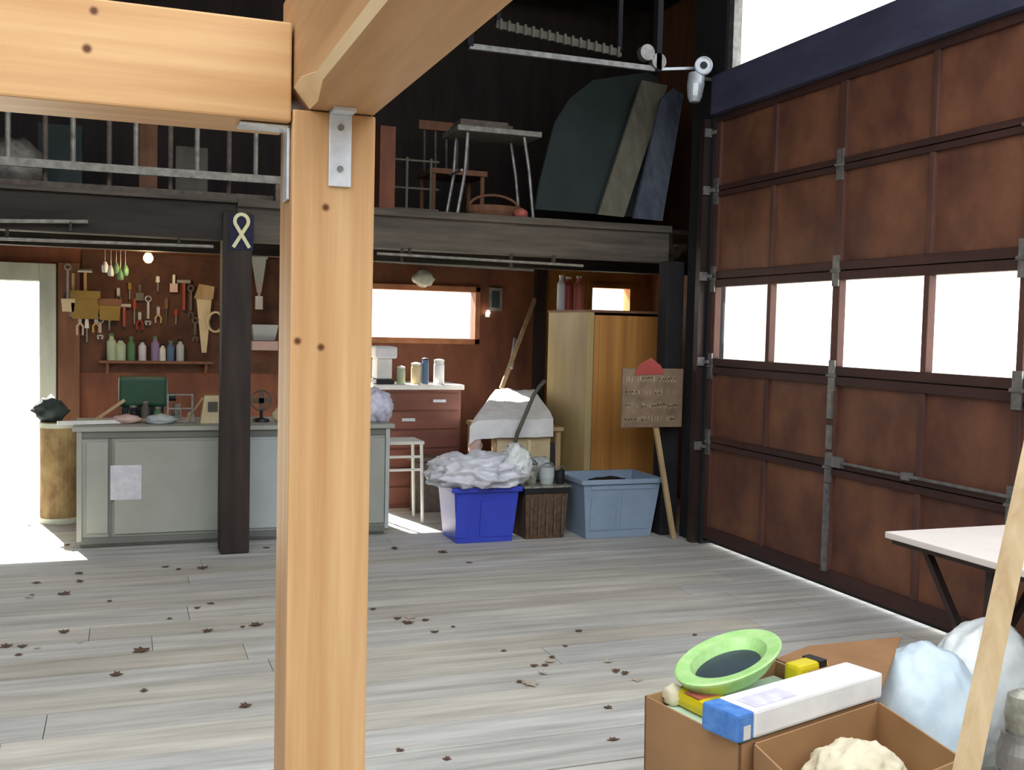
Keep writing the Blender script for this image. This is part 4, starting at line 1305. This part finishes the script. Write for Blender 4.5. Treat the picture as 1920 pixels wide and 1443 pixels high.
# second open box nearer the camera, crumpled paper inside
out = Vector(((R_ - N_).y, -(R_ - N_).x, 0)).normalized()
P1 = R_ + out * .012
P4 = N_ + out * .012 + (R_ - N_) * .06
P2 = atZ(1802, 1420, BZ) + out * .006
P3 = P4 + (P2 - P1)
b2x = openbox('cardboard_box', 'lower cardboard box of crumpled cream paper at the picture bottom', [P1, P2, P3, P4], BZ, .97)
cc = (P1 + P2 + P3 + P4) / 4
pw = atZ(1592, 1424, .45) + out * .02
tag(B().blob((pw.x, pw.y, .395), (.13, .10, .10), .22, 1.8, 71, 5, .311).build('paper_wad', 'paper', smooth=True), 'large crumpled cream paper in the nearer cardboard box', 'paper')
fl = [cc + (p - cc) * .88 for p in (P1, P2, P3, P4)]
tag(B().hexa([(p.x, p.y, .01) for p in fl], [(p.x, p.y, .31) for p in fl]).build('packing_fill', 'yellow'), 'yellow wrapping at the bottom of the nearer box', 'wrapping')

# bags
q = atZ(1750, 1300, .42)
tag(B().blob((q.x + .055, q.y + .11, .27), (.20, .18, .265), .07, 1.6, 93, 5, .002).build('plastic_bag', 'bluebag', smooth=True), 'pale blue plastic bag standing right of the cardboard box', 'bag')
q = atZ(1865, 1225, .45)
tag(B().blob((q.x + .06, q.y + .09, .275), (.21, .15, .26), .11, 1.8, 85, 5, .002).build('plastic_bag', 'whitebag', smooth=True), 'white plastic bag behind the leaning pale stick', 'bag')
q = atZ(1940, 1330, .42)
tag(B().blob((q.x + .10, q.y - .0, .30), (.13, .13, .25), .12, 1.4, 88, 5, .002).build('plastic_bag', 'whitebag', smooth=True), 'white plastic bag at the right picture edge', 'bag')
# jar in front
q = atY(1915, 1400, 1.35)
jr = thing('glass_jar', 'grey metal and glass canister at the lower right corner', 'jar', (q.x, q.y, 0))
zt = atY(1915, 1385, 1.35).z
B().lathe((q.x, q.y, zt), [(.03, -.06), (.04, -.05), (.04, -.02), (.034, 0), (.034, .012)], 26).build('lid', 'steel', jr)
B().lathe((q.x, q.y, .0), [(.05, 0), (.052, .02), (.052, zt - .12), (.034, zt - .061)], 26).build('body', 'blackp', jr)
B().lathe((q.x, q.y, zt + .0121), [(.026, 0), (.03, .03), (.026, .065), (.01, .075)], 22).build('dome', 'crock', jr)

# leaning lumber stick, foot on the floor
sa, sb = atY(1812, 1443, 1.22), atY(1906, 1000, 1.34)
dv = (sb - sa)
foot = sa + dv * ((0.0 - sa.z) / dv.z)
head = sa + dv * ((1.95 - sa.z) / dv.z)
M['lumber'] = mat('pale_lumber', (206, 184, 148), .6, c2=(176, 150, 112), scale=(20, 20, 2.0), knots=[(-.005, .0, 1.08, .007)])
tag(B().bar(foot, head, .036, .02, (0, 1, 0)).build('leaning_stick', 'lumber', bevel=.002), 'pale lumber strip leaning across the lower right foreground', 'lumber')
# what it leans on, out of view to the right
tag(B().box(head.x - .1, head.x + .9, head.y + .02, head.y + .09, 1.88, 2.0).build('wall_rail', 'dark'), 'dark rail outside the frame that the lumber strip leans on', 'rail')
tag(B().box(head.x + .82, head.x + .9, head.y + .02, head.y + .09, 0, 1.88).build('rail_support', 'dark'), 'dark support outside the frame under the rail', 'post')

# ------------------------------------------------------------------ dry leaves on the floor
rl = random.Random(11)


def leafmesh(nm, m):
    bb = B()
    pts = [(0, -.5), (.12, -.2), (.30, -.22), (.22, .02), (.34, .2), (.12, .2), (0, .5), (-.12, .22), (-.34, .16), (-.2, 0), (-.3, -.2), (-.12, -.22)]
    c0_ = bb.bm.verts.new((0, 0, .06))
    vs = [bb.bm.verts.new((x, y_, .04 + .28 * abs(x) + .1 * y_ * y_)) for x, y_ in pts]
    for i in range(len(vs)):
        bb.bm.faces.new([c0_, vs[i], vs[(i + 1) % len(vs)]])
    ext = bmesh.ops.extrude_face_region(bb.bm, geom=bb.bm.faces[:])
    for v in [e for e in ext['geom'] if isinstance(e, bmesh.types.BMVert)]:
        v.co.z -= .04
    bb.world_origin = True
    return bb.build(nm, m)


lf = leafmesh('dry_leaf', 'leaf')
lp = leafmesh('dry_leaf', 'leafp')
spots = [(55, 985, 1), (125, 1022, 1.2), (148, 1075, 1.2), (150, 1090, 1.2), (68, 1093, 1.1), (60, 1116, .8), (120, 1114, 1.6), (205, 1127, .9), (120, 1185, 1.5), (12, 1212, 1.4), (42, 1212, 1.1),
         (35, 1228, .8), (265, 1220, 1.5), (218, 1265, 1.3), (318, 1160, .8), (390, 1183, 1.2), (380, 1065, 1.4), (335, 1067, .9), (310, 1063, 1), (480, 1172, 1.4), (455, 1175, .8), (270, 1295, .9),
         (460, 1324, 1.5), (370, 1140, 1), (395, 1132, 1), (500, 1027, 1.2), (745, 1160, 1.2), (765, 1168, 1.4), (798, 1163, 1.1), (815, 1185, 1), (850, 1175, .7), (1085, 1183, 1), (945, 1220, .7),
         (1002, 1248, .9), (1022, 1247, .8), (1035, 1232, .8), (975, 1278, .7), (1155, 1258, 1.1), (1172, 1262, 1), (1140, 1327, .9), (1150, 1387, .9), (750, 1407, .8), (838, 1423, .8), (740, 1028, 1.4), (830, 1035, 1.4),
         (880, 1055, .9), (700, 1142, 1), (1303, 1190, .8), (1060, 1211, .7), (1335, 1210, .7)]
pale = [(55, 1120, 1.1), (150, 1204, 1.1), (995, 1282, 1.6), (1032, 1240, 1.2), (1018, 1262, .9), (770, 1158, 1.5), (1140, 1240, 1), (70, 1215, .8), (1195, 1275, 1)]
for src, lst in ((lf, spots), (lp, pale)):
    for i, (px, py, s_) in enumerate(lst):
        o = src if i == 0 else src.copy()
        if i:
            C.objects.link(o)
        p = atZ(px, py, 0)
        k = .05 * s_
        o.scale = (k * rl.uniform(.9, 1.5), k * rl.uniform(.7, 1.2), k)
        o.rotation_euler = (0, 0, rl.uniform(0, 6.28))
        o.location = (p.x, p.y, .0005)
        if src is lf:
            tag(o, 'small brown dry leaf lying on the floorboards', 'leaf', 'brown leaves scattered on the floorboards')
        else:
            tag(o, 'small pale curled leaf lying on the floorboards', 'leaf', 'pale leaves scattered on the floorboards')
